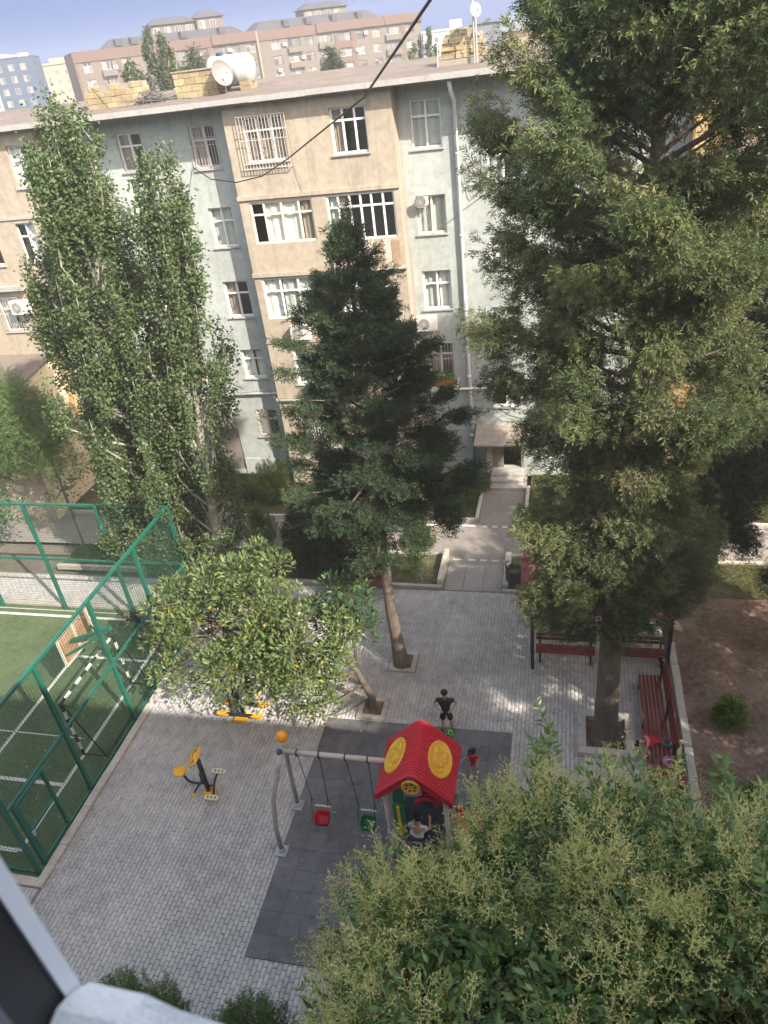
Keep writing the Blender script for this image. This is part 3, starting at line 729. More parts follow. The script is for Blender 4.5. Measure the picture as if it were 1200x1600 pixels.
# annex with flat felt roof
ax = thing('annex', 'cream rendered annex with brown felt roof against the tan building', 'annex', (-25, 25.5, 0))
b = MB(); b.quad((-21.6,23.85,0),(-21.6,27.19,0),(-21.6,27.19,6.32),(-21.6,23.85,5.95)); part(b, 'side_wall', 'cream', ax)
b = MB(); holed_wall(b, -40, -21.6, 0, 5.95, 23.85, [(-24.2,3.2,-22.9,4.6),(-27.2,3.2,-25.9,4.6)]); part(b, 'wall', 'beige', ax)
window(ax, -24.2, 3.2, -22.9, 4.6, 23.85); window(ax, -27.2, 3.2, -25.9, 4.6, 23.85)
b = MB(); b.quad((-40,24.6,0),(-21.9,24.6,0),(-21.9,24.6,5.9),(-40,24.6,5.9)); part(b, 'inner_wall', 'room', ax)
b = MB(); b.add([(-40,23.6,6.0),(-21.45,23.6,6.0),(-21.5,27.19,6.42),(-40,27.19,6.42),(-40,23.6,5.92),(-21.45,23.6,5.92),(-21.5,27.19,6.34),(-40,27.19,6.34)], [(0,1,2,3),(7,6,5,4),(0,4,5,1),(1,5,6,2)])
part(b, 'roof', 'bitumen', ax)
part(MB().box(-21.598, 25.2, 4.85, -21.57, 25.32, 5.1), 'vent', 'mortar', ax); part(MB().box(-21.598, 25.55, 4.95, -21.57, 25.63, 5.2), 'vent', 'mortar', ax)

# ---- things hung on or standing on the building
def ac(x, z, Y, label, w=.78, h=.56):
    t = thing('ac_unit', label, 'air conditioner', (x, Y-.2, z-h/2), 'air conditioner units on the tan and mint building')
    y0 = Y-.38
    part(MB().box(x-w/2, y0, z-h/2, x+w/2, Y-.1, z+h/2, .02), 'casing', 'ac_w', t)
    b = MB(); b.lathe([(.21,-.012),(.21,.0)], (x-.09, y0-.003, z), 20, 'Y'); part(b, 'fan_opening', 'ac_d', t)
    b = MB()
    for r in (.07, .13, .19): b.tube([(x-.09+r*math.cos(a), y0-.022, z+r*math.sin(a)) for a in np.linspace(0, 2*math.pi, 17)], .006, 4, False)
    for k in range(6):
        a = k*math.pi/6; b.bar((x-.09-.2*math.cos(a), y0-.025, z-.2*math.sin(a)), (x-.09+.2*math.cos(a), y0-.025, z+.2*math.sin(a)), .007)
    part(b, 'fan_guard', 'ac_w', t)
    b = MB(); 
    for s in (-1, 1): b.bar((x+s*w*.32, Y, z-h/2-.02), (x+s*w*.32, y0+.02, z-h/2-.02), .035); b.bar((x+s*w*.32, Y-.02, z-h/2-.36), (x+s*w*.32, y0+.05, z-h/2-.03), .025)
    part(b, 'bracket', 'grille', t)
ac(-10.05, 7.0, YB, 'white air conditioner on tan wall under the three pane glazing')
ac(-5.20, 6.88, YM, 'weathered air conditioner under the mint wall window with light curtains')
ac(-5.35, 4.0, YM, 'air conditioner just below the flower box window')
ac(-22.15, 8.55, YB, 'air conditioner beside the barred window of the tan block above the annex')
ac(-5.0, 11.26, YM+.12, 'small fan unit built in the top of the cream framed window', .34, .26)

fb = thing('flower_box', 'wooden window box with green plants and red orange flowers behind bars', 'flower box', (-4.8, 27.75, 4.5))
part(MB().box(-5.32, 27.62, 4.36, -4.26, 27.86, 4.52), 'trough', 'pot', fb)
V = []; F = []; rn = []
for k in range(240):
    p = np.array([random.uniform(-5.3,-4.3), random.uniform(27.58,27.85), 4.52+abs(random.gauss(0,.16))]); s = .07
    V += [p+rng.normal(0, s, 3) for _ in range(3)]; F.append([3*k, 3*k+1, 3*k+2]); rn.append(random.random())
np_obj('foliage', V, F, rn, 'lf_shrub', fb, 'stuff', ORG[fb.name])
V = []; F = []; rn = []
for k in range(90):
    p = np.array([random.choice([-4.75,-4.6,-5.2,-4.5])+random.gauss(0,.08), random.uniform(27.56,27.7), 4.5+abs(random.gauss(0,.09))])
    V += [p+rng.normal(0, .035, 3) for _ in range(3)]; F.append([3*k, 3*k+1, 3*k+2]); rn.append(random.random())
np_obj('blossom', V, F, rn, 'flower', fb, 'stuff', ORG[fb.name])
b = MB(); b.tube([(-4.1,27.9,4.55),(-4.25,27.6,3.95)], .018, 6)
solo(b, 'rail_stub', 'wht', 'short white metal rod sticking out beside the flower box', 'rod')
gp = thing('gas_pipe', 'long pale gas pipe running across the facade above the ground floor windows', 'pipe', (-8, 27.1, 3.9))
b = MB(); b.tube([(-15.6,27.88,3.62),(-15.5,27.88,4.0),(-11.75,27.88,4.06),(-11.70,27.08,4.06),(-5.6,27.08,4.08),(-5.5,27.86,4.08),(-1.0,27.86,4.12),(3.6,27.86,4.16)], .045, 8); part(b, 'pipe', 'pipe_p', gp, smooth=True)
for x in (-14,-12.5): part(MB().box(x-.03, 27.86, 3.95, x+.03, 28.0, 4.03), 'bracket', 'grille', gp)
def cable(pts, r, label, m='wire', name='cable', sag=0.0, n=5, wob=0.0):
    P = []
    for a, b2 in zip(pts[:-1], pts[1:]):
        for t in np.linspace(0, 1, 9)[:-1]: P.append(Vector(a).lerp(Vector(b2), t)+Vector((random.uniform(-wob,wob),0,-sag*4*t*(1-t)+random.uniform(-wob,wob))))
    P.append(Vector(pts[-1]))
    return solo(MB().tube(P, r, n), name, m, label, 'cable')
cable([(-15.4,27.8,4.2),(-12.2,27.84,4.22),(-11.72,27.0,4.2),(-9,27.05,4.25),(-5.6,27.04,4.2)], .014, 'thin grey cable sagging over the gas pipe on the tan wall', 'wire_g', sag=.07, wob=.02)
cable([(-5.5,27.84,4.3),(-4.2,27.84,4.2),(-2.9,27.84,3.6),(-1.4,27.84,2.9),(.3,27.84,3.5)], .013, 'grey cable looping over the wall above the entrance canopy', 'wire_g', sag=.1, wob=.03)
cable([(-5.5,27.83,4.2),(-3.2,27.83,4.05),(-2.6,27.83,3.0),(-1.8,27.83,2.75),(-.8,27.83,3.3)], .011, 'second thinner cable loop just above the entrance canopy', 'wire_g', sag=.08, wob=.03)
cable([(-3.0,27.9,14.8),(-2.75,27.93,11.6),(-3.3,27.93,11.2),(-3.6,27.9,12.3)], .011, 'grey cable hanging from the eave beside the gutter pipe', 'wire_g', wob=.03)
cable([(-2.6,27.9,14.8),(-2.9,27.93,11.3),(-4.9,27.93,10.0)], .009, 'thin cable dropping from the eave and slanting across the mint wall', 'wire_g', wob=.02)
cable([(-6.0,27.1,8.9),(-6.35,27.13,8.0),(-5.72,27.13,7.8),(-5.6,27.6,6.5),(-5.55,27.9,4.3)], .014, 'dark cable curling down the corner of the tan wall', 'wire_g', wob=.02)
cable([(-14.9,27.93,6.2),(-14.2,27.93,5.6),(-13.9,27.93,4.6),(-13.4,27.93,4.3)], .013, 'dark cable bending down the mint wall to the gas pipe', 'wire_g', wob=.02)
cable([(-9.4,27.13,14.9),(-9.3,27.16,12.6),(-9.05,27.1,12.1)], .008, 'thin cable running down between the two top floor tan windows', 'wire_g', wob=.01)
# big overhead cable from the viewer's house down to the facade
cable([(-.05,5.8,17.0),(-1.37,8.9,16.35),(-3.29,13.61,15.35),(-6.6,18.88,14.0),(-8.33,21.44,13.35),(-10.19,23.92,12.93),(-11.93,25.88,12.85),(-13.5,27.95,13.05)], .018, 'thick black overhead cable drooping across the yard to the mint wall', 'wire', n=6)
cable([(-17.3,28.9,15.9),(-15.5,28.3,15.35),(-13.3,28.0,15.32),(-12.6,27.2,15.25)], .012, 'loose cable lying along the roof edge between the brick stacks', 'wire_g', wob=.04)
# nest of twigs and wires beside the first chimney
b = MB()
for k in range(150):
    a = random.uniform(0, 6.28); r = random.uniform(.05, .7)
    p = Vector((-15.0+r*math.cos(a), 28.9+r*.5*math.sin(a), 15.26+random.uniform(0,.4)*(1-r/.9))); d = Vector((random.gauss(0,.25), random.gauss(0,.2), random.gauss(0,.08)))
    b.tube([p-d, p+Vector((0,0,.05)), p+d], .010, 3, False)
solo(b, 'wire_heap', 'wire_g', 'tangled heap of old wire on the roof beside the ragged brick stack', 'wire heap')
tk = thing('water_tank', 'large white horizontal water tank on brick supports on the roof', 'water tank', (-12.0, 29.6, 15.25))
b = MB(); b.lathe([(.05,-.86),(.40,-.82),(.50,-.70),(.52,-.66),(.50,-.62),(.50,-.2),(.52,-.16),(.50,-.12),(.50,.3),(.52,.34),(.50,.38),(.50,.66),(.40,.82),(.05,.86)], (-11.95, 29.6, 15.92), 24, 'X'); part(b, 'barrel', 'tank', tk, smooth=True)
for x in (-12.45, -11.4):
    for k in range(2):
        for j in range(2): part(MB().box(x-.2+.0, 29.25+j*.38, 15.25+k*.16, x+.2, 29.6+j*.38, 15.40+k*.16, .01), 'brick', 'stone_old', tk)
part(MB().lathe([(.12,0),(.12,.08),(.05,.1)], (-12.3, 29.6, 16.42), 10), 'lid', 'bl_blue', tk)
def dish(c, r, toward, label, m='dish', mast=.5):
    t = thing('satellite_dish', label, 'satellite dish', (c[0], c[1], c[2]-mast))
    q = Vector(toward).to_track_quat('Z', 'Y').to_matrix()
    vs = MB().lathe([(.02*r,0.0)]+[(r*k/6, .16*r*(k/6)**2*2) for k in range(1,7)]+[(r*1.01,.34*r),(r*.98,.30*r)]+[(r*k/6, .16*r*(k/6)**2*2-.03) for k in range(5,0,-1)]+[(.02*r,-.03)], n=24)
    part(MB().add([Vector(c)+q@Vector(p) for p in vs.v], vs.f), 'reflector', m, t, smooth=True)
    b = MB(); tip = Vector(c)+q@Vector((0,-.1*r,1.0*r)); b.tube([Vector(c)+q@Vector((0,-r,.3*r)), tip], .014, 6); b.ell(tip, (.05,.05,.06), 8, 6); part(b, 'feed_arm', 'grille', t)
    b = MB(); b.tube([Vector(c)+q@Vector((0,0,-.03)), Vector(c)+Vector((0,.25,-.1)), (c[0], c[1]+.25, c[2]-mast)], .025, 6); part(b, 'mast', 'grille', t)
dish((-12.05, 28.75, 15.85), .42, (.85,-.55,.30), 'grey satellite dish tilted before the white roof tank', mast=.6)
dish((-3.0, 28.6, 16.70), .2, (.8,-.9,.2), 'small pale satellite dish on the thin roof pole near the cypress', 'pedal', 1.6)
ru = thing('rubble_wall', 'ruined rough stone block with arched pipe on the roof near the cypress', 'ruin', (-3.6, 29.4, 15.1))
b = MB().box(-4.35, 29.05, 15.1, -2.7, 29.95, 15.42); part(b, 'base', 'mortar', ru)
for r in range(7):
    wdt = 1.5*math.sqrt(max(0, 1-(r/7.2)**2)); x = -3.5-wdt/2
    while x < -3.5+wdt/2-.1:
        l = random.uniform(.16,.34); part(MB().obox((x+l/2, 29.4+random.uniform(-.05,.05), 15.50+r*.115), (l/2-.006, .33, .054), random.uniform(-.06,.06)), 'stone', 'stone_old', ru); x += l
b = MB(); b.tube([(-4.35,28.95,15.2),(-4.3,28.95,15.9),(-3.9,28.95,16.25),(-3.3,28.95,16.3),(-2.9,28.95,16.0)], .02, 6); part(b, 'pipe', 'grille', ru)
b = MB(); b.tube([(-3.08,28.9,15.1),(-3.08,28.9,17.4)], .035, 8); b.tube([(-3.08,28.9,17.15),(-2.2,29.2,17.25)], .02, 6); solo(b, 'roof_pole', 'grille', 'thin dark pole with a cross arm standing on the roof near the cypress', 'pole')
for (xa, xb, lb) in ((2.0, 4.2, 'low stone block stack on the roof behind the big cypress'), ):
    s = thing('stone_stack', lb, 'stone stack', (xa, 29.4, 15.1))
    for r in range(4):
        x = xa
        while x < xb-.2:
            part(MB().box(x+.01, 29, 15.15+r*.21, min(x+.42, xb)-.01, 29.8, 15.35+r*.21, .012), 'brick', 'stone_old', s); x += .42

# ------------------------------------------------------------------ buildings far behind
def far_window(root, u0, z0, u1, z1, Y=0.0, cols=2, tr=None, fm='bl_white', rev=.12):
    return window(root, u0, z0, u1, z1, Y, cols=cols, tr=tr, fm=fm, fw=.10, sill=False, pane='far_pane', rev=rev)
K = 1.4
ang = R(38.0)
pk = thing('apartment_building', 'long pink and beige five storey building behind the nearer roof', 'building', (-91.5, 149.2, 0), rz=ang)
colsU = [(1.1,2.3,'w'),(3.6,5.2,'b'),(6.4,7.6,'w'),(9.4,10.8,'w'),(12.2,13.4,'w'),(14.2,16.3,'b'),(17.3,18.6,'w'),(19.5,21.3,'b'),(22.1,23.4,'w'),(24.3,25.8,'w'),(28.3,29.7,'w'),(30.9,32.9,'b'),(33.6,35.0,'w'),(35.9,38.0,'b'),(39.1,41.2,'w'),(42.2,43.5,'w'),(44.9,46.3,'w'),(47.2,49.6,'b'),(50.8,52.2,'w')]
zt = [16+(18.75-16)*K-2.8*k for k in range(6)]
wins = []
for u0, u1, ty in colsU:
    for k in range(6):
        wins.append((u0*K, zt[k]-(1.65 if ty == 'w' else 1.5), u1*K, zt[k], ty))
PT = 21.75
pinkx = [(0, .35*K), (16.9*K, 19.1*K), (38.5*K, 42.0*K), (49.9*K, 50.5*K), (5.6*K, 6.1*K)]
b = MB(); holed_wall(b, 0, 53.6*K, 0, PT-1.75, 0, [q[:4] for q in wins], .3); part(b, 'wall', 'pk_beige', pk)
b = MB(); b.box(-.05, -.18, PT-1.75, 53.65*K, 0.3, PT); 
for a, c in ((19.4*K, 26.1*K), (35.6*K, 46.9*K), (47.0*K, 53.65*K)): b.box(a, -.55, PT-1.55, c, -.19, PT+.12)
for a, c in pinkx: 
    segs = [PT-1.76]+[]
    hs = [q for q in wins if q[0] < c and q[2] > a]
    if not hs: b.box(a, -.10, 0, c, -.003, PT-1.76)
    else:
        b.box(a, -.10, 0, hs[0][0]-.02, -.003, PT-1.76) if hs[0][0] > a else None
        b.box(hs[0][2]+.02, -.10, 0, c, -.003, PT-1.76) if hs[0][2] < c else None
        for q in hs: b.box(max(a, q[0]-.018), -.09, q[3]+.02, min(c, q[2]+.018), -.004, q[3]+1.1)
part(b, 'band', 'pk_pink', pk)
b = MB(); b.quad((0,0,0),(0,0,PT),(0,14,PT),(0,14,0)); part(b, 'side_wall', 'pk_pink', pk)
b = MB(); b.quad((53.6*K,0,0),(53.6*K,14,0),(53.6*K,14,PT),(53.6*K,0,PT)); b.quad((0,14,0),(0,14,PT),(53.6*K,14,PT),(53.6*K,14,0)); part(b, 'side_wall', 'pk_beige', pk)
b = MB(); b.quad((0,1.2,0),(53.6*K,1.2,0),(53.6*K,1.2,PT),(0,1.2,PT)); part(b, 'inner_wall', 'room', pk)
for (u0, z0, u1, z1, ty) in wins:
    if z0 < 8: continue
    far_window(pk, u0, z0, u1, z1, 0, cols=2 if ty == 'w' else 3, tr=None if ty == 'b' else .66, fm='dkframe' if random.random() < .45 else 'bl_white')
    if ty == 'b': part(MB().box(u0-.25, -.7, z0-1.05, u1+.25, -.004, z0-.02), 'balcony', 'pk_beige', pk)
b = MB(); b.quad((0,.3,PT-.3),(53.6*K,.3,PT-.3),(53.6*K,14,PT-.3),(0,14,PT-.3)); 
rfp = part(b, 'roof', 'pk_roof', pk)
def hiproof(parent, u0, u1, v0, v1, z0, z1, ins):
    b = MB(); b.add([(u0,v0,z0),(u1,v0,z0),(u1,v1,z0),(u0,v1,z0),(u0+ins,v0+ins,z1),(u1-ins,v0+ins,z1),(u1-ins,v1-ins,z1),(u0+ins,v1-ins,z1)], [(0,1,5,4),(1,2,6,5),(2,3,7,6),(3,0,4,7),(4,5,6,7)])
    part(b, 'roof', 'pk_roof', parent)
hiproof(pk, 6, 36, 2.5, 12, PT-.2, PT+1.6, 2.6); hiproof(pk, 37, 67, 2.5, 12, PT-.2, PT+1.8, 2.6)
for u in (9, 12, 22, 30, 44, 49, 55, 61): part(MB().box(u, 2.6, PT+.3, u+1.2, 4.6, PT+1.5), 'dormer', 'pk_roof', pk)
for u0, u1, z in ((17, 26, 4.3), (26.5, 32, 4.8), (50, 60, 4.2)):
    part(MB().box(u0, 6, PT, u1, 11, PT+z-1.2), 'attic', 'pk_beige', pk); hiproof(pk, u0-.5, u1+.5, 5.5, 11.5, PT+z-1.2, PT+z, 2)
    for k in range(int((u1-u0)/2.2)): far_window(pk, u0+.5+k*2.2, PT+1.3, u0+1.7+k*2.2, PT+z-1.6, 6-.02, rev=-.05)
b = MB(); b.tube([(26.2*K-.1,-.45,0),(26.2*K-.1,-.45,PT)], .22, 8); part(b, 'downpipe', 'far_beige', pk)
for (u, z, lb) in ((5.3,17.9,'far air conditioner on the pink building, beside its first balcony from the blue block side'),(21.8,18.2,'far air conditioner on the pink building just above the white water tank'),(30.3,18.1,'far air conditioner under a top balcony of the pink building, past its drainpipe'),(29.0,14.9,'far air conditioner two floors below the top of the pink building, past its drainpipe'),(29.3,12.6,'far air conditioner lowest on the pink building, past its drainpipe'),(33.0,16.2,'far air conditioner between two window columns of the pink building, one floor down'),(43.7,18.3,'far air conditioner on the top floor beyond the pink window column'),(42.0,16.2,'far air conditioner one floor down against the pink window column')):
    zz = 16+(z-16)*K
    t = thing('ac_unit', lb, 'air conditioner', Matrix.Rotation(ang,3,'Z')@Vector((u*K,-.3,zz-.3))+Vector((-91.5,149.2,0)), 'air conditioners on the pink building', ang)
    part(MB().box(-.42,-.18,0,.42,.18,.6), 'casing', 'ac_w', t); part(MB().lathe([(.22,-.2),(.22,-.19)], (-.08,0,.3), 12, 'Y'), 'fan_opening', 'ac_d', t)

bt = thing('apartment_building', 'tall blue apartment block with a white stripe of windows in the distance', 'building', (-150.3, 224.2, 0), rz=R(24))
BT = 25.4
wins = []
for c in range(12):
    for k in range(9):
        u = -2.6-c*3.35; wins.append((u-1.15, BT-3.2-2.95*k, u+.35, BT-1.6-2.95*k))
b = MB(); holed_wall(b, -11.7, 0, 0, BT, 0, [q for q in wins if q[0] > -11.7], .25); part(b, 'wall', 'bl_blue', bt)
b = MB(); holed_wall(b, -42, -17.6, 0, BT, 0, [q for q in wins if q[2] < -17.6], .25)
part(b, 'wall', 'bl_blue', bt); part(MB().quad((0.01,0,0),(0.01,13,0),(0.01,13,BT),(0.01,0,BT)), 'side_wall', 'bl_blue', bt)
b = MB(); holed_wall(b, -17.6, -11.7, 0, BT+.5, -.25, [q for q in wins if -17.6 < q[0] and q[2] < -11.7], .4); b.quad((-17.6,-.25,0),(-17.6,-.25,BT+.5),(-17.6,.1,BT+.5),(-17.6,.1,0)); b.quad((-11.7,-.25,0),(-11.7,.1,0),(-11.7,.1,BT+.5),(-11.7,-.25,BT+.5)); part(b, 'wall', 'bl_white', bt)
for q in wins:
    if q[1] > 4 and not (q[0] < -17.6 < q[2] or q[0] < -11.7 < q[2]): far_window(bt, *q, -.25 if -17.6 < q[0] < -11.7 else 0, rev=.05)
b = MB(); b.quad((-42,1,0),(0,1,0),(0,1,BT),(-42,1,BT)); part(b, 'inner_wall', 'room', bt)
b = MB(); b.add([(-42,-.3,BT),(.2,-.3,BT),(.2,13,BT),(-42,13,BT),(-14,5,BT+2.2),(-38,5,BT+2.2)], [(0,1,4,5),(1,2,4),(2,3,5,4),(3,0,5)]); part(b, 'roof', 'shed_g', bt)
part(MB().box(-3.6,-.12,BT-.2,-.6,-.02,BT+.9), 'parapet', 'bl_white', bt); part(MB().box(-42,-.1,BT-.4,-17.65,-.004,BT), 'parapet', 'bl_white', bt)

ft = thing('apartment_building', 'pale yellow apartment tower between the blue block and the pink building', 'building', (-186, 276, 0), rz=R(28))
wins = [(1.2+c*2.9, 20.5-3*k, 2.6+c*2.9, 22.0-3*k) for c in range(7) for k in range(6)]
b = MB(); holed_wall(b, 0, 21, 0, 24, 0, wins, .25); b.quad((0,0,0),(0,0,24),(0,10,24),(0,10,0)); b.quad((21,0,0),(21,10,0),(21,10,24),(21,0,24)); part(b, 'wall', 'far_beige', ft)
for q in wins: far_window(ft, *q)
part(MB().box(-.4,-.4,24,21.4,10,24.6), 'roof', 'far_beige', ft); part(MB().box(6,2,24.6,14,8,26), 'attic', 'far_beige', ft)
wt = thing('apartment_building', 'distant white apartment block seen between the pink building and the cypress', 'building', (-48.6, 296, 0), rz=R(6))
wins = [(1+c*2.6, 15.6-2.7*k, 2.3+c*2.6, 17.0-2.7*k) for c in range(9) for k in range(6)]
b = MB(); holed_wall(b, 0, 25, 0, 18.6, 0, wins, .25); b.quad((0,0,0),(0,0,18.6),(0,10,18.6),(0,10,0)); part(b, 'wall', 'far_white', wt)
for q in wins: far_window(wt, *q)
part(MB().box(-.3,-.3,18.6,25.3,10,19.2), 'roof', 'far_white', wt); part(MB().box(9,2,19.2,13,6,21.5), 'attic', 'far_white', wt)
st = thing('shed', 'grey metal shed with flat roof beyond the roof pole', 'shed', (-11.5, 109, 0))
part(MB().box(-12.2,109,0,-8.4,116,17.2), 'wall', 'shed_g', st); part(MB().box(-12.4,108.8,17.2,-8.2,116.2,17.45), 'roof', 'shed_g', st)
st = thing('shed', 'wide grey hall with an ochre wall band beyond the cypress', 'shed', (-4, 113, 0))
part(MB().box(-8.3,112,0,4,120,15.4), 'wall', 'far_beige', st); part(MB().box(-8.35,111.9,15.4,4.05,112.0,16.0), 'band', 'ochre', st)
b = MB(); b.add([(-8.5,111.5,16.0),(4.5,111.5,16.0),(4.5,116,18.2),(-8.5,116,17.8),(4.5,121,16),(-8.5,121,16)], [(0,1,2,3),(3,2,4,5),(0,3,5),(1,4,2)]); part(b, 'roof', 'shed_g', st)
tw = thing('apartment_building', 'tall beige apartment tower glimpsed through the top of the big cypress', 'building', (12, 180, 0))
wins = [(8+c*3, 25-3*k, 9.5+c*3, 26.6-3*k) for c in range(6) for k in range(6)]
b = MB(); holed_wall(b, 6, 27, 0, 30, 180, wins, .25); b.quad((6,180,0),(6,180,30),(6,192,30),(6,192,0)); part(b, 'wall', 'pk_beige', tw)
for q in wins: far_window(tw, *q, 180)

# the viewer's own house: the wall and window we look out of
ho = thing('house_front', 'front of the house with the open window from which the yard is seen', 'house', (5, 0.1, 0))
b = MB(); holed_wall(b, -38, 46, 0, 17.5, .165, [(-.285, 15.36, 1.1, 17.0)], .0)
for q in (((-.34,.165,15.36),(1.1,.165,15.36),(1.1,-.25,15.36),(-.34,-.25,15.36)), ((1.1,.165,15.36),(1.1,.165,17),(1.1,-.25,17),(1.1,-.25,15.36)), ((-.341,.165,15.36),(-.341,.165,17),(-.341,-.25,17),(-.341,-.25,15.36)), ((-.34,.165,17),(1.1,.165,17),(1.1,-.25,17),(-.34,-.25,17))): b.quad(*q)
part(b, 'wall', 'campwall', ho)
part(MB().box(-38.3,-11,17.5,46.3,.35,17.75), 'roof', 'concrete', ho)
b = MB(); b.quad((-38,-11,0),(46,-11,0),(46,-11,17.5),(-38,-11,17.5)); b.quad((-38,-11,0),(-38,.2,0),(-38,.2,17.5),(-38,-11,17.5)); b.quad((46,-11,0),(46,.2,0),(46,.2,17.5),(46,-11,17.5)); part(b, 'rear_wall', 'campwall', ho)
b = MB(); b.box(-.34, 0.168, 15.38, -.279, .179, 17.0); fr = thing('window_frame', 'pale plastic window frame at the very edge of the view', 'window frame', (-.3, .15, 15.36))
part(b, 'frame', 'sash', fr)
part(MB().box(-.34, .139, 15.38, -.2815, 0.1678, 17.0), 'gasket', 'sash_dark', fr)
part(MB().box(-.34, .122, 15.38, -.2805, .1388, 17.0), 'frame', 'shed_g', fr)
part(MB().box(-.34, .108, 15.38, -.283, .1218, 17.0), 'gasket', 'wire', fr)
part(MB().box(-.34, .04, 15.38, -.28, .1078, 17.0), 'frame', 'sash', fr)
part(MB().box(-.279, .10, 15.36, 1.1, .179, 15.42), 'sill_rail', 'sash', fr)
b = MB(); k = 16; P = []
for j in range(k+1):
    P.append([])
    for i in range(k+1):
        u, v = i/k, j/k
        x = -.277+.48*u; y = .085+.098*v
        z = 15.552-.135*u-.05*u*u + .008*math.sin(u*23+v*4)+.006*math.sin(v*9+u*31) - (.05*max(0, v-.75)*4*.25)
        P[-1].append((x, y+.006*math.sin(u*29), z))
for j in range(k):
    for i in range(k): b.quad(P[j][i], P[j][i+1], P[j+1][i+1], P[j+1][i])
solo(b, 'cloth', 'sillcloth', 'crumpled white cloth lying on the window sill', 'cloth', smooth=True)

# ------------------------------------------------------------------ trees
def norm(a): return a/np.maximum(np.linalg.norm(a, axis=-1, keepdims=True), 1e-9)
def scatter(P, D, S, T, F, N=None, r=rng):
    """copies of template T (x side, y along, z normal) at P along D, scale S, normals near N"""
    n = len(P)
    D = norm(D)
    if N is None: N = r.normal(0, 1, (n, 3))
    X = norm(np.cross(D, N)); Z = np.cross(X, D)
    V = P[:,None,:] + S[:,None,None]*(T[None,:,0:1]*X[:,None,:] + T[None,:,1:2]*D[:,None,:] + T[None,:,2:3]*Z[:,None,:])
    FF = F[None] + (len(T)*np.arange(n))[:,None,None]
    return V.reshape(-1,3), FF.reshape(-1, 3)
def t_leaf(w=.22, fold=.06, bend=-.08):
    T = np.array([(0,0,0),(-w,.42,fold),(w,.42,fold),(0,1,bend),(0,.45,0)]); return T, np.array([(0,4,1),(0,2,4),(1,4,3),(4,2,3)])
def t_leaf2(w=.32):
    T = np.array([(0,0,0),(-w,.42,.08),(w,.42,.08),(0,1,-.06)]); return T, np.array([(0,3,1),(0,2,3)])
def t_spray(n=11, w=.075, ln=.42, flat=.5, seed=1):
    r = np.random.default_rng(seed); T = [(-.018,0,0),(.018,0,0),(0,1,0)]; F = [(0,1,2)]
    for k in range(n):
        t = .08+.86*k/n; a = k*2.4+r.uniform(-.4,.4)
        d = np.array([math.cos(a)*.75, .72, math.sin(a)*flat]); d /= np.linalg.norm(d)
        L = ln*(1.05-.55*t)*r.uniform(.8,1.2); p = np.array([0,t,0]); s = np.cross(d, r.normal(0,1,3)); s = s/np.linalg.norm(s)*w
        o = len(T); T += [tuple(p-s*.4), tuple(p+d*L*.55+s), tuple(p+d*L), tuple(p+d*L*.5-s*.8)]; F += [(o,o+1,o+2),(o,o+2,o+3)]
    return np.array(T), np.array(F)
def t_frond(n=11, w=.05, ln=.45, flat=.4, seed=1, up=.72):
    r = np.random.default_rng(seed); T = [(-.02,0,0),(.02,0,0),(0,1,0)]; F = [(0,1,2)]
    for k in range(n):
        t = .05+.88*k/n; a = k*2.4+r.uniform(-.5,.5)
        d = np.array([math.cos(a)*.8, up, math.sin(a)*flat]); d /= np.linalg.norm(d)
        L = ln*(1.1-.6*t)*r.uniform(.75,1.25); p = np.array([0,t,0]); q = np.cross(d, r.normal(0,1,3)); q = q/np.linalg.norm(q)*w
        o = len(T); T += [tuple(p-q*.35), tuple(p+d*L*.5+q), tuple(p+d*L)]; F.append((o,o+1,o+2))
    return np.array(T), np.array(F)
def t_panicle(seed=3):
    r = np.random.default_rng(seed); T = [(-.012,0,0),(.012,0,0),(0,1,0)]; F = [(0,1,2)]
    for k in range(9):
        t = .15+.75*k/9; a = k*2.4
        d = np.array([math.cos(a)*.8, .62, math.sin(a)*.8]); d /= np.linalg.norm(d); L = .46*(1.1-t)*r.uniform(.8,1.15)
        p = np.array([0,t,0]); s = np.cross(d,(0,1,.3)); s = s/np.linalg.norm(s)*.012
        o = len(T); T += [tuple(p-s), tuple(p+s), tuple(p+d*L)]; F.append((o,o+1,o+2))
        for m in (.55,1.0):
            q = p+d*L*m
            for h in range(2):
                e = r.normal(0,1,3); e = e/np.linalg.norm(e)*.055; f = np.cross(e, r.normal(0,1,3)); f = f/np.linalg.norm(f)*.03
                o = len(T); T += [tuple(q-e), tuple(q+f), tuple(q+e)]; F.append((o,o+1,o+2))
    return np.array(T), np.array(F)
def build_crown(name, chunks, m, root, org):
    """chunks of (V, F, rnd per instance, faces per instance)"""
    Vs = []; Fs = []; Rs = []; o = 0
    for V, F, r, k in chunks:
        Vs.append(V); Fs.append(F+o); Rs.append(np.repeat(r, k)); o += len(V)
    return np_obj(name, np.concatenate(Vs), np.concatenate(Fs), np.concatenate(Rs), m, root, None, org)
def limb(mb, pts, r0, r1, n=7):
    k = len(pts); mb.tube(pts, [r0+(r1-r0)*i/(k-1) for i in range(k)], n)
def up_noise(n, k=.5): return np.array([0,0,1.0])+rng.normal(0, k, (n,3))

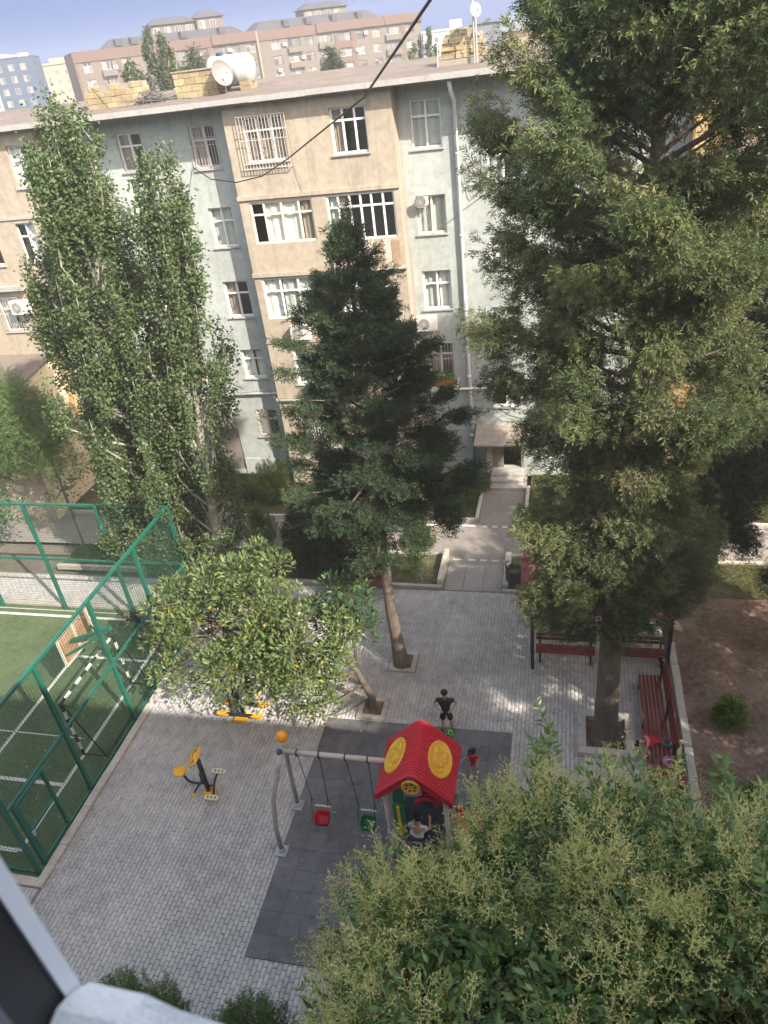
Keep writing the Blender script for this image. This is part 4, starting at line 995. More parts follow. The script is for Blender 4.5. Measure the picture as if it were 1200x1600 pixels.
def conifer(name, label, base, top, zlo, radius, nbr, per, size, leaf, bark='bark', tr=.22, droop=-.12, lift=.35, pad=.16, plate=.10, cat='tree', group=None, inner=.25, trunkpts=None, hang=0.0, extra=(), lv=(.62,1.08), padk=1.5, wide=.34, rshift=0, skirt=0.0, spr=None):
    """tiered evergreen: trunk with limbs, foliage pads carried along each limb"""
    base = np.array(base, float); top = np.array(top, float); H = top[2]-base[2]
    root = thing(name, label, cat, tuple(base), group)
    axis = lambda z: base + (top-base)*np.clip((z-base[2])/H, 0, 1)
    tb = MB(); tp = trunkpts or [tuple(axis(base[2]+H*t)) for t in np.linspace(-.01, .97, 9)]
    rs = [tr*(1.25 if i == 0 else 1)*(1-.93*(i/(len(tp)-1))**1.15)+.012 for i in range(len(tp))]
    tb.tube(tp, rs, 12)
    T, F = spr or t_frond(6,.10,.55,.6,3); ch = []
    zs = zlo+(top[2]-zlo)*rng.power(1.0, nbr)*1.0; zs.sort()
    Pa = []; Da = []; Sa = []; Ra = []
    todo = [(z, i*2.39996+rng.uniform(-.5,.5), None) for i, z in enumerate(zs)]+list(extra)
    for i, (z, az, Lx) in enumerate(todo):
        Lr = Lx or radius(z, az)*rng.uniform(*lv)
        if Lr < .12: Lr = .12
        p0 = axis(z); f = (z-zlo)/max(1e-6, top[2]-zlo)
        h = np.array([math.cos(az), math.sin(az), 0]); side = np.array([-h[1], h[0], 0])
        el = droop*(1-f)+lift*f+rng.normal(0,.08)
        bend = rng.uniform(.05,.22)*(1-f*.5)
        def path(t): 
            t = np.asarray(t)[...,None]
            return p0 + h*Lr*t*math.cos(el) + np.array([0,0,1.])*Lr*(t*math.sin(el)+bend*t*t)
        if Lr > .5: limb(tb, [tuple(path(t)) for t in (0,.3,.6,.85)], max(.012, min(.07, .02*Lr)), .006, 5)
        n = max(8, int(per*Lr))
        # foliage pads: a few centres along the limb, sprays gathered round them
        npad = max(2, int(Lr*padk))
        pt = np.clip(rng.uniform(inner, 1.0, npad)**.8, 0, 1); po = rng.normal(0, 1, npad)*wide*Lr*(1.10-pt)*.75; ptone = rng.normal(0, .13, npad); pz = rng.normal(0, .10, npad)
        pick = rng.integers(0, npad, n)
        t = np.clip(pt[pick]+rng.normal(0, pad*.95/max(Lr,.6), n), .06, 1.06); s = po[pick]+rng.normal(0, pad, n)
        P = path(t) + side*s[:,None] + np.array([0,0,1.])*(rng.normal(0, plate, n)+pz[pick]-.12*np.abs(s)-skirt*rng.random(n))[:,None]
        d = h*.8 + side*(s/(.25+abs(s)))[:,None]*.7 + np.array([0,0,1.])*(bend*1.2+.10-hang*(t[:,None]>.5)*rng.random((n,1))*2) + rng.normal(0,.40,(n,3))
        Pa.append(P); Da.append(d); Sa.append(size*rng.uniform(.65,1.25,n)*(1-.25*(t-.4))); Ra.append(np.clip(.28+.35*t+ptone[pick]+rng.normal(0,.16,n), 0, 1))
    # leader
    n = 40; P = axis(top[2]-.9)+(top-axis(top[2]-.9))*rng.random(n)[:,None]; Pa.append(P); Da.append(np.array([0,0,1.])+rng.normal(0,.5,(n,3))); Sa.append(np.full(n, size*.8)); Ra.append(rng.uniform(.3,.7,n))
    part(tb, 'trunk', bark, root)
    P = np.concatenate(Pa); D = np.concatenate(Da); S = np.concatenate(Sa); Rr = np.concatenate(Ra)
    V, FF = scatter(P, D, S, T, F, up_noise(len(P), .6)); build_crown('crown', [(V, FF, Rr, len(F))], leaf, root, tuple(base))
    return root
def interp(tab): 
    zs = [a for a, _ in tab]; rs = [q for _, q in tab]
    return lambda z: float(np.interp(z, zs, rs))

# the spruce in the middle
sp_r = interp([(4.6,1.7),(5.4,2.2),(6.5,2.5),(7.7,2.6),(8.8,1.95),(9.9,1.7),(11.4,.75),(12.6,.22),(13.1,.06)])
conifer('spruce_tree', 'dark pointed spruce with bare lower trunk rising from the square stone frame mid plaza', (-4.70,16.30,0), (-4.64,16.1,13.05), 4.9, lambda z, a: sp_r(z)*(1+.18*math.sin(3*a+z)), 150, 190, .215, 'lf_spruce', tr=.20, droop=-.16, lift=.55, pad=.15, plate=.055, hang=.22, spr=t_frond(8,.10,.52,.45,2), padk=2.6, lv=(.6,1.12),
        trunkpts=[(-4.70,16.3,-.02),(-4.74,16.28,1.0),(-4.80,16.26,2.2),(-4.79,16.25,4.5),(-4.72,16.2,7),(-4.66,16.15,10),(-4.64,16.1,12.9)])
# the big spreading cypress
cy_r = interp([(3.6,1.9),(5.0,1.9),(6.2,1.7),(8.0,1.8),(9.2,2.3),(10.4,2.75),(12.3,2.9),(14,2.75),(16,2.8),(18,2.2),(20,.5)])
def cyp_rad(z, a):
    r = cy_r(z)
    c = math.cos(a)
    if c > 0: r *= 1+.10*c-.15*c*(1 if 11.8 < z < 14.2 else 0)
    if z < 8.5 and c > .1: r *= .8
    if z < 9.5 and math.sin(a) < .2: r *= max(.12, 1-(.35+.075*(9.5-z))*min(1, .2-math.sin(a)))
    if z < 5.5 and c > .2: r *= .45
    return r*(1+.16*math.sin(4*a+1.7*z))
cspr = t_frond(11, .082, .56, .6, 5)
low = [(random.uniform(4.1,6.6), random.uniform(1.7,3.4), random.uniform(1.3,2.3)) for _ in range(26)]+[(random.uniform(4.2,6.0), random.uniform(.25,1.5), random.uniform(1.6,2.5)) for _ in range(20)]+[(9.2,3.3,2.7),(9.4,3.0,2.8),(10.6,3.4,3.2),(10.8,3.1,3.2),(12.6,3.3,3.3),(12.8,3.0,3.3),(13.6,3.2,3.2),(15.6,3.1,3.1),(15.9,3.3,3.2),(16.2,3.0,3.0)]
conifer('cypress_tree', 'tallest broad cypress with thick trunk rising from the largest stone frame', (1.22,14.05,0), (1.5,14.0,20.0), 3.7, cyp_rad, 262, 165, .235, 'lf_cypress', tr=.36, droop=-.02, lift=.8, pad=.21, plate=.15, inner=.34, wide=.42, skirt=.12, hang=.30, spr=cspr, extra=low, lv=(.45,1.15), padk=1.9,
        trunkpts=[(1.22,14.05,-.02),(1.20,14.03,.35),(1.18,14.02,1.2),(1.18,14,4),(1.26,14,8),(1.35,14,12),(1.45,14,16),(1.5,14,19.8)])
c2_r = interp([(2.2,1.3),(6,1.7),(9,2.1),(12,2.0),(14.5,1.4),(16.5,.3)])
conifer('cypress_tree', 'second big cypress with leaning trunk growing behind the thick trunked one', (4.2,20.2,0), (5.9,20.2,16.5), 2.3, lambda z, a: c2_r(z)*(1+.18*math.sin(3*a+1.3*z)), 160, 125, .27, 'lf_spruce', tr=.30, droop=-.05, lift=.7, pad=.24, plate=.2, wide=.42, skirt=.35, spr=cspr)
c3_r = interp([(1.0,1.2),(4,1.9),(8,1.7),(12,1.0),(14.5,.2)])
conifer('cypress_tree', 'dark blue green cypress at the picture edge beside the brown earth garden', (6.9,18.2,0), (7.3,18.2,14.5), 1.0, lambda z, a: c3_r(z)*(1+.15*math.sin(3*a+z)), 120, 110, .26, 'lf_spruce', tr=.24, droop=-.02, lift=.8, pad=.2, plate=.15, skirt=.2, spr=cspr)
# garden trees beside the yard that throw the plaza into shade
g_r = interp([(3,1.8),(6,2.7),(10,2.5),(13,1.2),(14.5,.2)])
for bx, by, lb in ((9.2,5.6,'cypress in the earth garden close to the viewer house, shading the paving'),(9.4,9.6,'cypress in the middle of the earth garden, shading the paving'),(10.8,12.6,'cypress deep in the earth garden, level with the stone framed cypress')):
    conifer('cypress_tree', lb, (bx,by,0), (bx+.1,by,14.3 if by < 12 else 11.5), 3.0, lambda z, a: g_r(z)*(1+.2*math.sin(3*a+z+by)), 80, 26, .58, 'lf_cypress', tr=.25, droop=-.02, lift=.8, pad=.26, plate=.22, wide=.42, skirt=.3, spr=cspr)
# small conifers on the lawns
sm = lambda name, lb, b, h, r, leaf, n=70, **k: conifer(name, lb, (b[0],b[1],.03), (b[0]+random.uniform(-.1,.1), b[1], h), .12, lambda z, a: r*(1-(z/h)**1.3)*(1+.2*math.sin(3*a+3*z))+.06, n, 95, .26, leaf, tr=.06, droop=.12, lift=1.1, pad=.10, plate=.08, **k)
sm('arborvitae', 'dark bushy evergreen on the small lawn just behind the spruce trunk', (-7.25,20.75), 4.7, 1.15, 'lf_spruce', 130)
sm('arborvitae', 'second dark evergreen on the small lawn, half hidden by the broadleaf tree', (-8.9,21.0), 3.6, 1.0, 'lf_spruce', 100)
sm('round_shrub', 'dark green low shrub before the entrance path kerb', (-4.5,25.2), 1.0, .8, 'lf_thuja', 60)
sm('round_shrub', 'dark shrub squeezed against the mint wall near the entrance steps', (-3.55,26.6), .9, .5, 'lf_thuja', 46)
sm('round_shrub', 'dark shrub at the foot of the poplars by the road', (-14.3,25.4), 1.6, 1.1, 'lf_magd', 70)
sm('round_shrub', 'low dark shrub beside the bright feathery conifer, under the spruce', (-9.6,25.4), 1.0, .9, 'lf_thuja', 60)
sm('garden_bush', 'tiny bright bush growing alone in the brown earth', (4.35,14.9), .55, .42, 'lf_shrub', 26)
sm('garden_bush', 'low green bush at the edge of the brown earth under the flowering tree', (4.3,12.2), .6, .5, 'lf_shrub', 30)

def plume(name, label, base, h, r, n, leaf):
    """upright feathery conifer: many ascending plumes ending in pointed tips"""
    root = thing(name, label, 'shrub', (base[0],base[1],0)); tb = MB(); tb.tube([(base[0],base[1],-.02),(base[0],base[1],h*.8)], [.06,.015], 7)
    Pa = []; Da = []; Sa = []; Ra = []
    for i in range(n):
        a = i*2.4; q = math.sqrt(rng.random()); tip = np.array([base[0]+r*q*math.cos(a), base[1]+r*q*math.sin(a)*.8, h*(1-.42*q*q)*rng.uniform(.86,1.06)])
        bt = np.array([base[0]+.45*r*q*math.cos(a), base[1]+.45*r*q*math.sin(a)*.8, tip[2]-rng.uniform(.9,1.5)]); d = tip-bt
        tb.tube([tuple(bt), tuple(bt+d*.8)], [.012,.005], 4)
        m = 46; t = rng.random(m)**.8; w = .15*(1-t)**.7+.012; ph = rng.uniform(0,6.28,m)
        o = np.stack([np.cos(ph)*w, np.sin(ph)*w, np.zeros(m)],1)
        Pa.append(bt+d*t[:,None]+o); Da.append(d/np.linalg.norm(d)*1.0+o*5+rng.normal(0,.12,(m,3))); Sa.append(rng.uniform(.10,.20,m)); Ra.append(np.clip(.25+.5*t+rng.normal(0,.1,m)+rng.normal(0,.08),0,1))
    part(tb, 'trunk', 'bark', root); T, F = t_frond(5,.06,.5,.35,4); P = np.concatenate(Pa)
    V, FF = scatter(P, np.concatenate(Da), np.concatenate(Sa), T, F); build_crown('crown', [(V,FF,np.concatenate(Ra),len(F))], leaf, root, (base[0],base[1],0))
plume('thuja', 'wide feathery thuja top seen from above next to the window cloth', (-7.1,5.05), 3.15, 1.0, 120, 'lf_thuja')
plume('thuja', 'smaller feathery thuja top by the paving at the bottom edge', (-5.0,5.15), 3.05, .85, 100, 'lf_thuja')
plume('young_cedar', 'bright green feathery young conifer by the mint wall beside the road', (-12.0,25.6), 2.0, 1.0, 80, 'lf_shrub')
plume('young_cedar', 'bright yellow green feathery bush beside the entrance path', (-3.95,25.7), 1.75, .7, 70, 'lf_shrub')
plume('young_spruce', 'small dark green young spruce above the broadleaf tree crown', (-11.0,21.6), 2.4, .7, 60, 'lf_thuja')
def leafy(name, label, base, clumps, size, per, m, tmpl, trunk, bark='bark', cat='tree', hang=0.0, upw=.9, extra=None, group=None, rn=(.45,.22), jit=.75):
    """broadleaf tree: trunk with limbs to every clump; clumps = (centre, radius, tone)"""
    root = thing(name, label, cat, base, group)
    tb = MB(); pts, r0, r1 = trunk; k = len(pts); tb.tube(pts, [r0+(r1-r0)*(i/(k-1)) for i in range(k)], 10)
    A = np.array(pts)
    for c, r, tone in clumps:
        c = np.array(c); j = min(np.argmin(np.linalg.norm(A-c, axis=1) + .4*np.maximum(0, A[:,2]-c[2]+.3)), k-1)
        s = A[j]; mid = (s+c)/2+np.array([0,0,-.10*np.linalg.norm(c-s)])+rng.normal(0,.08,3)
        limb(tb, [tuple(s), tuple(mid), tuple(c)], .028, .007, 5)
    part(tb, 'trunk', bark, root)
    T, F = tmpl; ch = []; Pa = []; Da = []; Sa = []; Ra = []
    for c, r, tone in clumps:
        n = int(per*r*r/.2)
        u = norm(rng.normal(0,1,(n,3))); rad = r*rng.uniform(.45,1.05,n)**.6
        u[:,2] = np.where(u[:,2] < -.3, -u[:,2]*.5, u[:,2])
        P = np.array(c)+u*rad[:,None]*np.array([1,1,jit])
        D = u*upw+np.array([0,0,.25-hang])+rng.normal(0,.45,(n,3))
        Pa.append(P); Da.append(D); Sa.append(size*rng.uniform(.7,1.25,n)); Ra.append(np.clip(rn[0]+tone+rng.normal(0,rn[1],n), 0, 1))
    P = np.concatenate(Pa); D = np.concatenate(Da); S = np.concatenate(Sa); Q = np.concatenate(Ra)
    V, FF = scatter(P, D, S, T, F, up_noise(len(P), .45))
    build_crown('crown', [(V, FF, Q, len(F))]+(extra or []), m, root, base)
    return root
def cloud(c, r, n, rr, lo=-.9, shell=.55, tone=.12):
    out = []
    for i in range(n):
        u = norm(rng.normal(0,1,3)); u[2] = max(lo, u[2])
        f = rng.uniform(shell,1.0); out.append((tuple(np.array(c)+u*np.array(r)*f), rng.uniform(*rr), rng.normal(0,tone)))
    return out
# poplars: upright limbs set close, leaf clumps along each
def poplar(label, base, top, prof, nl, per, leafsize=.13, bark='bark_grey', leaf='lf_poplar', group=None, name='poplar_tree'):
    root = thing(name, label, 'tree', tuple(base), group); base = np.array(base, float); top = np.array(top, float)
    tb = MB(); tb.tube([tuple(base+(top-base)*t) for t in np.linspace(0,.95,8)], [.17*(1-.9*t)+.01 for t in np.linspace(0,.95,8)], 9)
    Pa = []; Da = []; Sa = []; Ra = []
    for i in range(nl):
        z0 = base[2]+(top[2]-base[2])*(.04+.80*rng.random()); az = i*2.4+rng.uniform(-.4,.4)
        L = rng.uniform(1.6,3.6)*min(1, .35+(top[2]-z0)/5)
        h = np.array([math.cos(az), math.sin(az), 0]); s = base+(top-base)*(z0-base[2])/(top[2]-base[2])
        f = np.linspace(0,1,7); zz = z0+L*f*.92
        rr = np.array([np.interp(z, prof[0], prof[1]) for z in zz])*rng.uniform(.45,1.1)*(1+.22*math.sin(2*az+z0))
        path = np.array([base+(top-base)*(z-base[2])/(top[2]-base[2]) for z in zz])*np.array([1,1,0])+np.array([0,0,1])*zz[:,None] + h*(rr*np.minimum(1, f*1.8))[:,None]
        limb(tb, [tuple(p) for p in path[::2]], .05, .008, 5)
        n = int(per*L); q = rng.uniform(.18,1.02,n)*6; a = np.clip(q.astype(int),0,5); fr = q-a
        # gathered in small tufts
        tuft = rng.uniform(.2,1.0,max(3,int(L*3.2)))*6; q = tuft[rng.integers(0,len(tuft),n)]+rng.normal(0,.22,n); a = np.clip(q.astype(int),0,5); fr = np.clip(q-a,0,1)
        P = path[a]*(1-fr)[:,None]+path[np.minimum(a+1,6)]*fr[:,None]+rng.normal(0,.125,(n,3))+h*np.abs(rng.normal(0,.10,(n,1)))
        Pa.append(P); Da.append(h*.6+np.array([0,0,-.15])+rng.normal(0,.7,(n,3))); Sa.append(leafsize*rng.uniform(.7,1.25,n)); Ra.append(np.clip(.42+rng.normal(0,.07)+rng.normal(0,.2,n),0,1))
    part(tb, 'trunk', bark, root)
    P = np.concatenate(Pa); T, F = t_leaf2(.40)
    V, FF = scatter(P, np.concatenate(Da), np.concatenate(Sa), T, F, up_noise(len(P), .8)); build_crown('crown', [(V,FF,np.concatenate(Ra),len(F))], leaf, root, tuple(base))
poplar('tallest poplar, a dense leafy column before the tan and mint corner', (-13.1,19.1,0), (-12.7,19.1,15.85), ((0,2,4,7.6,10,11.9,13.5,15,16),(1.2,1.45,1.7,1.75,1.55,1.4,1.05,.8,.2)), 210, 170, .095)
poplar('slimmer shorter poplar with pale bare stems showing, nearer the spruce', (-11.45,18.75,0), (-10.0,18.75,14.5), ((0,2,4,7.6,10,11.9,13.2,14.4),(.9,1.05,1.1,.95,.75,.7,.55,.2)), 100, 135, .095)
poplar('third poplar stem leaning out towards the tan block, lower than the others', (-13.9,19.6,0), (-14.9,19.6,12.5), ((0,4,8,10,12,12.5),(.95,1.1,1.0,.85,.5,.2)), 80, 150, .095)
# broadleaf tree over the fitness machines: two trunks side by side
rng2 = rng
cl = cloud((-8.9,13.9,3.45),(2.2,1.6,1.65),84,(.28,.52),lo=-.85)+cloud((-7.9,14.2,5.0),(1.3,1.1,.8),16,(.35,.5))+[((-9.8,12.8,2.1),.45,.05),((-8.4,12.7,1.9),.45,0),((-10.5,13.0,2.3),.45,.05),((-8.9,12.5,2.3),.4,.05),((-10.9,13.6,2.9),.4,.1),((-7.7,12.9,1.8),.4,.1)]
leafy('broadleaf_tree', 'bright green broadleaf tree with yellowing leaf tips shading the stepping machine', (-9.3,15.1,0), cl, .15, 150, 'lf_mag', t_leaf(.2), ([(-9.3,15.1,-.02),(-9.35,15.0,.9),(-9.2,14.6,1.9),(-9.0,14.2,3.2),(-8.8,14,4.6)], .10, .03), rn=(.50,.22))
cl = cloud((-6.7,13.75,3.1),(1.6,1.25,1.5),54,(.28,.5),lo=-.9)+[((-6.0,13.3,1.2),.34,.1),((-6.9,13.2,.95),.3,.1),((-5.6,13.6,2.4),.4,.1),((-6.2,13.3,1.7),.4,.1),((-7.0,13.2,1.8),.4,.1)]+[((-6.3,13.4,1.35),.42,.1),((-6.6,13.3,1.0),.30,.1),((-7.2,13.3,1.5),.4,.05),((-5.9,13.5,1.9),.4,.05),((-6.4,13.3,.75),.22,.15)]
leafy('broadleaf_tree', 'lower broadleaf tree on a slanting trunk in a stone frame, drooping near the mat', (-5.18,14.45,0), cl, .15, 150, 'lf_mag', t_leaf(.21), ([(-5.18,14.45,-.02),(-5.16,14.42,.55),(-5.3,14.35,1.1),(-5.42,14.25,1.7),(-5.9,14.05,2.6),(-6.5,13.8,3.4)], .125, .045), rn=(.52,.2))
cl = cloud((-5.55,14.75,3.25),(.85,.8,1.15),26,(.3,.45),lo=-.9)
leafy('broadleaf_tree', 'small dark green bushy tree tucked behind the slanting trunk', (-5.75,15.3,0), cl, .18, 72, 'lf_magd', t_leaf(.21), ([(-5.75,15.3,-.02),(-5.7,15.2,1.2),(-5.6,14.9,2.4),(-5.5,14.8,3.2)], .07, .03))
# feathery tree beyond the cage
cl = cloud((-23.6,23.6,4.4),(3.9,2.4,2.4),78,(.5,.9),lo=-.6)+cloud((-20.3,22.9,4.1),(2.0,1.6,1.5),34,(.45,.7))+cloud((-22.0,23.6,5.2),(2.2,1.4,1.1),26,(.45,.7))
leafy('mimosa_tree', 'soft feathery leaved tree behind the sports cage below the annex', (-24.2,23.4,0), cl, .42, 44, 'lf_mimosa', t_frond(9,.045,.34,.25,9), ([(-24.2,23.4,-.02),(-24.3,23.4,1.2),(-24.4,23.5,2.6),(-24.5,23.5,4)], .13, .05), upw=.7, hang=.15)
cl = cloud((-22.6,20.9,2.1),(1.8,1.2,1.2),22,(.45,.7))
leafy('garden_shrub', 'dark leafy shrub in the shade behind the back fence of the cage', (-22.6,21.0,0), cl, .17, 40, 'lf_magd', t_leaf(.24), ([(-22.6,21,-.02),(-22.6,21,1),(-22.6,21,2)], .06, .03), cat='shrub')
cl = cloud((-18.9,21.6,2.9),(1.0,.8,.7),14,(.28,.42))
leafy('sapling', 'thin young tree on the lawn patch behind the sports cage', (-18.77,21.5,0), cl, .14, 34, 'lf_magd', t_leaf(.24), ([(-18.77,21.5,-.02),(-18.8,21.5,1),(-18.85,21.55,2),(-18.9,21.6,2.9)], .045, .02))
cl = cloud((-13.4,19.4,1.2),(1.0,.6,.8),12,(.28,.42))
leafy('garden_shrub', 'leafy shrub at the corner of the sports cage beneath the poplars', (-13.4,19.5,0), cl, .15, 34, 'lf_poplar', t_leaf(.3), ([(-13.4,19.5,-.02),(-13.4,19.45,.5),(-13.4,19.4,1.1)], .04, .02), cat='shrub')
# flowering tree right under the viewer
fc = np.array((0.95,4.5,5.02)); frad = np.array((3.75,2.9,3.0))
cl = []
for i in range(330):
    u = norm(rng.normal(0,1,3)); u[2] = abs(u[2]) if rng.random() < .75 else u[2]*.6
    f = rng.uniform(.80,1.0)*(1+.07*math.sin(5*u[0]+3*u[1])+.05*math.sin(7*u[1]-4*u[2]))
    p = fc+u*frad*f
    if p[1] < 1.3: continue
    cl.append((tuple(p), rng.uniform(.38,.68), rng.normal(0,.1)))
for i in range(150):
    u = norm(rng.normal(0,1,3)); u[2] = abs(u[2])*.9
    p = fc+u*frad*rng.uniform(.45,.78)
    if p[1] > 1.6: cl.append((tuple(p), rng.uniform(.5,.75), rng.normal(-.1,.08)))
outer = len(cl)-150
pp = []; pd = []; ps = []; pr = []
for c, r, tone in cl:
    if rng.random() < .10+.75*(math.sin(c[0]*2.1+c[1]*1.3)+math.cos(c[1]*2.7-c[2]*1.9) < -.95): continue
    n = int(21*r/.5); out = norm(np.array(c)-fc); u = norm(rng.normal(0,1,(n,3))+out*.9+np.array([0,0,.9]))
    pp.append(np.array(c)+u*r*rng.uniform(.75,1.05,(n,1))); pd.append(u*.7+np.array([0,0,.55])+rng.normal(0,.25,(n,3))); ps.append(rng.uniform(.20,.46,n)); pr.append(np.clip(.5+tone+rng.normal(0,.2,n),0,1))
fore = leafy('flowering_tree', 'large tree below the viewer covered in yellow green flower sprays', (1.2,5.0,0), cl, .15, 64, 'lf_fore', t_leaf2(.21), ([(1.2,5,-.02),(1.2,5,1.6),(1.25,5,3.2),(1.2,5.05,5),(1.3,5,6.6)], .2, .07))
P = np.concatenate(pp); 
Vs = []; 
chs = []
sel = rng.integers(0,3,len(P))
for k in range(3):
    T, F = t_panicle(3+k); m_ = sel == k
    V, FF = scatter(P[m_], np.concatenate(pd)[m_], np.concatenate(ps)[m_], T, F); chs.append((V, FF, np.concatenate(pr)[m_], len(F)))
build_crown('blossom', chs, 'panicle_m', fore, (1.2,5.0,0))
# long leafy shoots that stand out of the flowering tree
sp = []; sd = []; ss = []; sr = []
def shoots(c, spread, n, up=(0,0.1,1)):
    for i in range(n):
        p = np.array(c)+rng.normal(0,1,3)*np.array(spread); d = norm(np.array(up)+rng.normal(0,.35,3)); L = rng.uniform(.5,1.0)
        for t in np.linspace(.15,1,11):
            for k in range(3):
                a = rng.normal(0,1,3); a = norm(a-d*np.dot(a,d)); sp.append(p+d*L*t); sd.append(a*.9+d*.55); ss.append(rng.uniform(.15,.25)*(1.1-.35*t)); sr.append(np.clip(rng.normal(.72,.15),0,1))
shoots((-.15,7.4,6.15),(.25,.3,.15),8); shoots((1.9,7.0,6.3),(.6,.3,.15),12); shoots((2.7,6.8,6.5),(.4,.4,.15),8)
shoots((1.9,4.9,7.6),(.25,.35,.15),9); shoots((.4,3.3,7.15),(.5,.2,.1),8); shoots((-1.0,3.3,6.6),(.5,.3,.2),6)
T, F = t_leaf(.17,.05,-.12); V, FF = scatter(np.array(sp), np.array(sd), np.array(ss), T, F, up_noise(len(sp),.4)); build_crown('leafy_shoots', [(V,FF,np.array(sr),len(F))], 'lf_fore', fore, (1.2,5.0,0))
# trees beyond the roof
poplar('far poplar standing behind the roof before the pink building, the taller one', (-37.5,74,0), (-36.6,74,20.6), ((4,10,15,18,20.6),(1.5,2.2,2.1,1.2,.3)), 150, 60, .22, leaf='lf_far')
poplar('far poplar beside the taller one, shorter and set before the pink building', (-40.0,74,0), (-39.6,74,17.8), ((4,10,14,17,18),(1,1.5,1.4,.8,.2)), 80, 55, .22, leaf='lf_far')
poplar('thin far poplar at the end of the pink building', (-19.0,112,0), (-18.6,112,18.2), ((4,10,14,17,18.5),(1.2,1.6,1.7,1.1,.4)), 70, 55, .26, leaf='lf_far')
sm2 = lambda lb, b, h, r, leaf: conifer('far_tree', lb, (b[0],b[1],0), (b[0],b[1],h), 8, lambda z, a: r*(1-((z-8)/(h-8))**2.2)*(1+.2*math.sin(3*a+z))+.1, 90, 26, .7, leaf, tr=.2, droop=.1, lift=.9, pad=.3, plate=.3)
sm2('dark pine behind the roof between the far poplars and the water tank', (-32.5,72), 17.6, 2.3, 'lf_spruce')
sm2('rounded dark tree behind the roof ridge before the pink building', (-21.5,78), 15.9, 2.0, 'lf_spruce')
sm2('small dark tree at the foot of the far blue block', (-75,128), 14.6, 2.6, 'lf_thuja')

# ------------------------------------------------------------------ the sports cage
XF = -12.20; TOP = 4.48; MID = 2.26
cage = thing('sports_cage', 'tall green steel cage with netting round the turf court', 'fence', (XF, 13, 0))
def post(x, y, zt=TOP, w=.10): part(MB().box(x-w/2, y-w/2, -.02, x+w/2, y+w/2, zt), 'post', 'green_p', cage)
PY = [8.42, 10.84, 13.28, 15.75, 18.0]
PXb = [-14.78, -17.52, -20.2, -22.9, -25.6]
PXn = [-14.9, -17.6]
for y in PY: post(XF, y)
for x in PXb: post(x, 18.0)
for x in PXn: post(x, 8.42)
post(XF, 8.66, 2.22, .08)
def rail(a, b, w=.08): part(MB().bar(a, b, w), 'rail', 'green_p', cage)
for a, b in zip(PY[:-1], PY[1:]):
    rail((XF, a+.05, TOP+.03), (XF, b+.05, TOP+.03)); rail((XF, a+.05, MID), (XF, b-.05, MID), .07); 
    if a > 9: rail((XF, a+.05, .05), (XF, b-.05, .05), .05)
xs = [XF]+PXb
for a, b in zip(xs[:-1], xs[1:]): rail((a, 18.0, TOP+.03), (b, 18.0, TOP+.03)); rail((a-.05, 18.0, MID), (b+.05, 18.0, MID), .06)
rail((XF, 9.8, .05), (XF, 10.79, .05), .05)
xs2 = [XF]+PXn
for a, b in zip(xs2[:-1], xs2[1:]): rail((a, 8.42, TOP+.03), (b, 8.42, TOP+.03)); rail((a-.05, 8.42, MID), (b+.05, 8.42, MID), .06); rail((a-.05, 8.42, .05), (b+.05, 8.42, .05), .06)
def net(p, q, z0, z1, s=.085, r=.0045):
    """square netting between plan points p and q"""
    b = MB(); p = Vector((*p,0)); q = Vector((*q,0)); L = (q-p).length; d = (q-p)/L; nrm = Vector((-d.y,d.x,0))
    n = int(L/s)
    wv = lambda u, z: nrm*(.018*math.sin(u*2.3+z*1.7)+.012*math.sin(z*3.1+u))
    for k in range(1, n):
        u = L*k/n; pts = [p+d*u+wv(u,z)+Vector((0,0,z)) for z in np.linspace(z0, z1, 4)]; b.tube(pts, r, 3, False)
    m = int((z1-z0)/s)
    for k in range(1, m):
        z = z0+(z1-z0)*k/m; pts = [p+d*u+wv(u,z)+Vector((0,0,z)) for u in np.linspace(0, L, 4)]; b.tube(pts, r, 3, False)
    part(b, 'netting', 'netting', cage, kind='stuff')
for a, b in zip(PY[:-1], PY[1:]):
    net((XF, a), (XF, b), MID, TOP); net((XF, a if a > 9 else 9.85), (XF, b), .05, MID)
for a, b in zip(xs[:-1], xs[1:]): net((a, 18.0), (b, 18.0), .05, TOP, .1, .0045)
for a, b in zip(xs2[:-1], xs2[1:]): net((a, 8.42), (b, 8.42), .05, TOP, .1, .0045)
gt = MB(); y0, y1 = 8.74, 9.74
for y in (y0, y1): gt.box(XF-.035, y-.035, .06, XF+.035, y+.035, 2.16)
for z in (.10, 1.15, 2.12): gt.bar((XF, y0+.036, z), (XF, y1-.036, z), .065)
gt = part(gt, 'gate', 'green_p', cage)
b = MB()
for k in range(1, 12): b.tube([(XF, y0+k/12*(y1-y0), .1), (XF, y0+k/12*(y1-y0), 2.1)], .0045, 3, False)
for k in range(1, 24): b.tube([(XF, y0, .1+k*2/24), (XF, y1, .1+k*2/24)], .0045, 3, False)
part(b, 'netting', 'netting', gt, kind='stuff')
part(MB().box(XF+.04, y0-.02, 1.02, XF+.075, y0+.06, 1.16), 'latch', 'galv', gt)
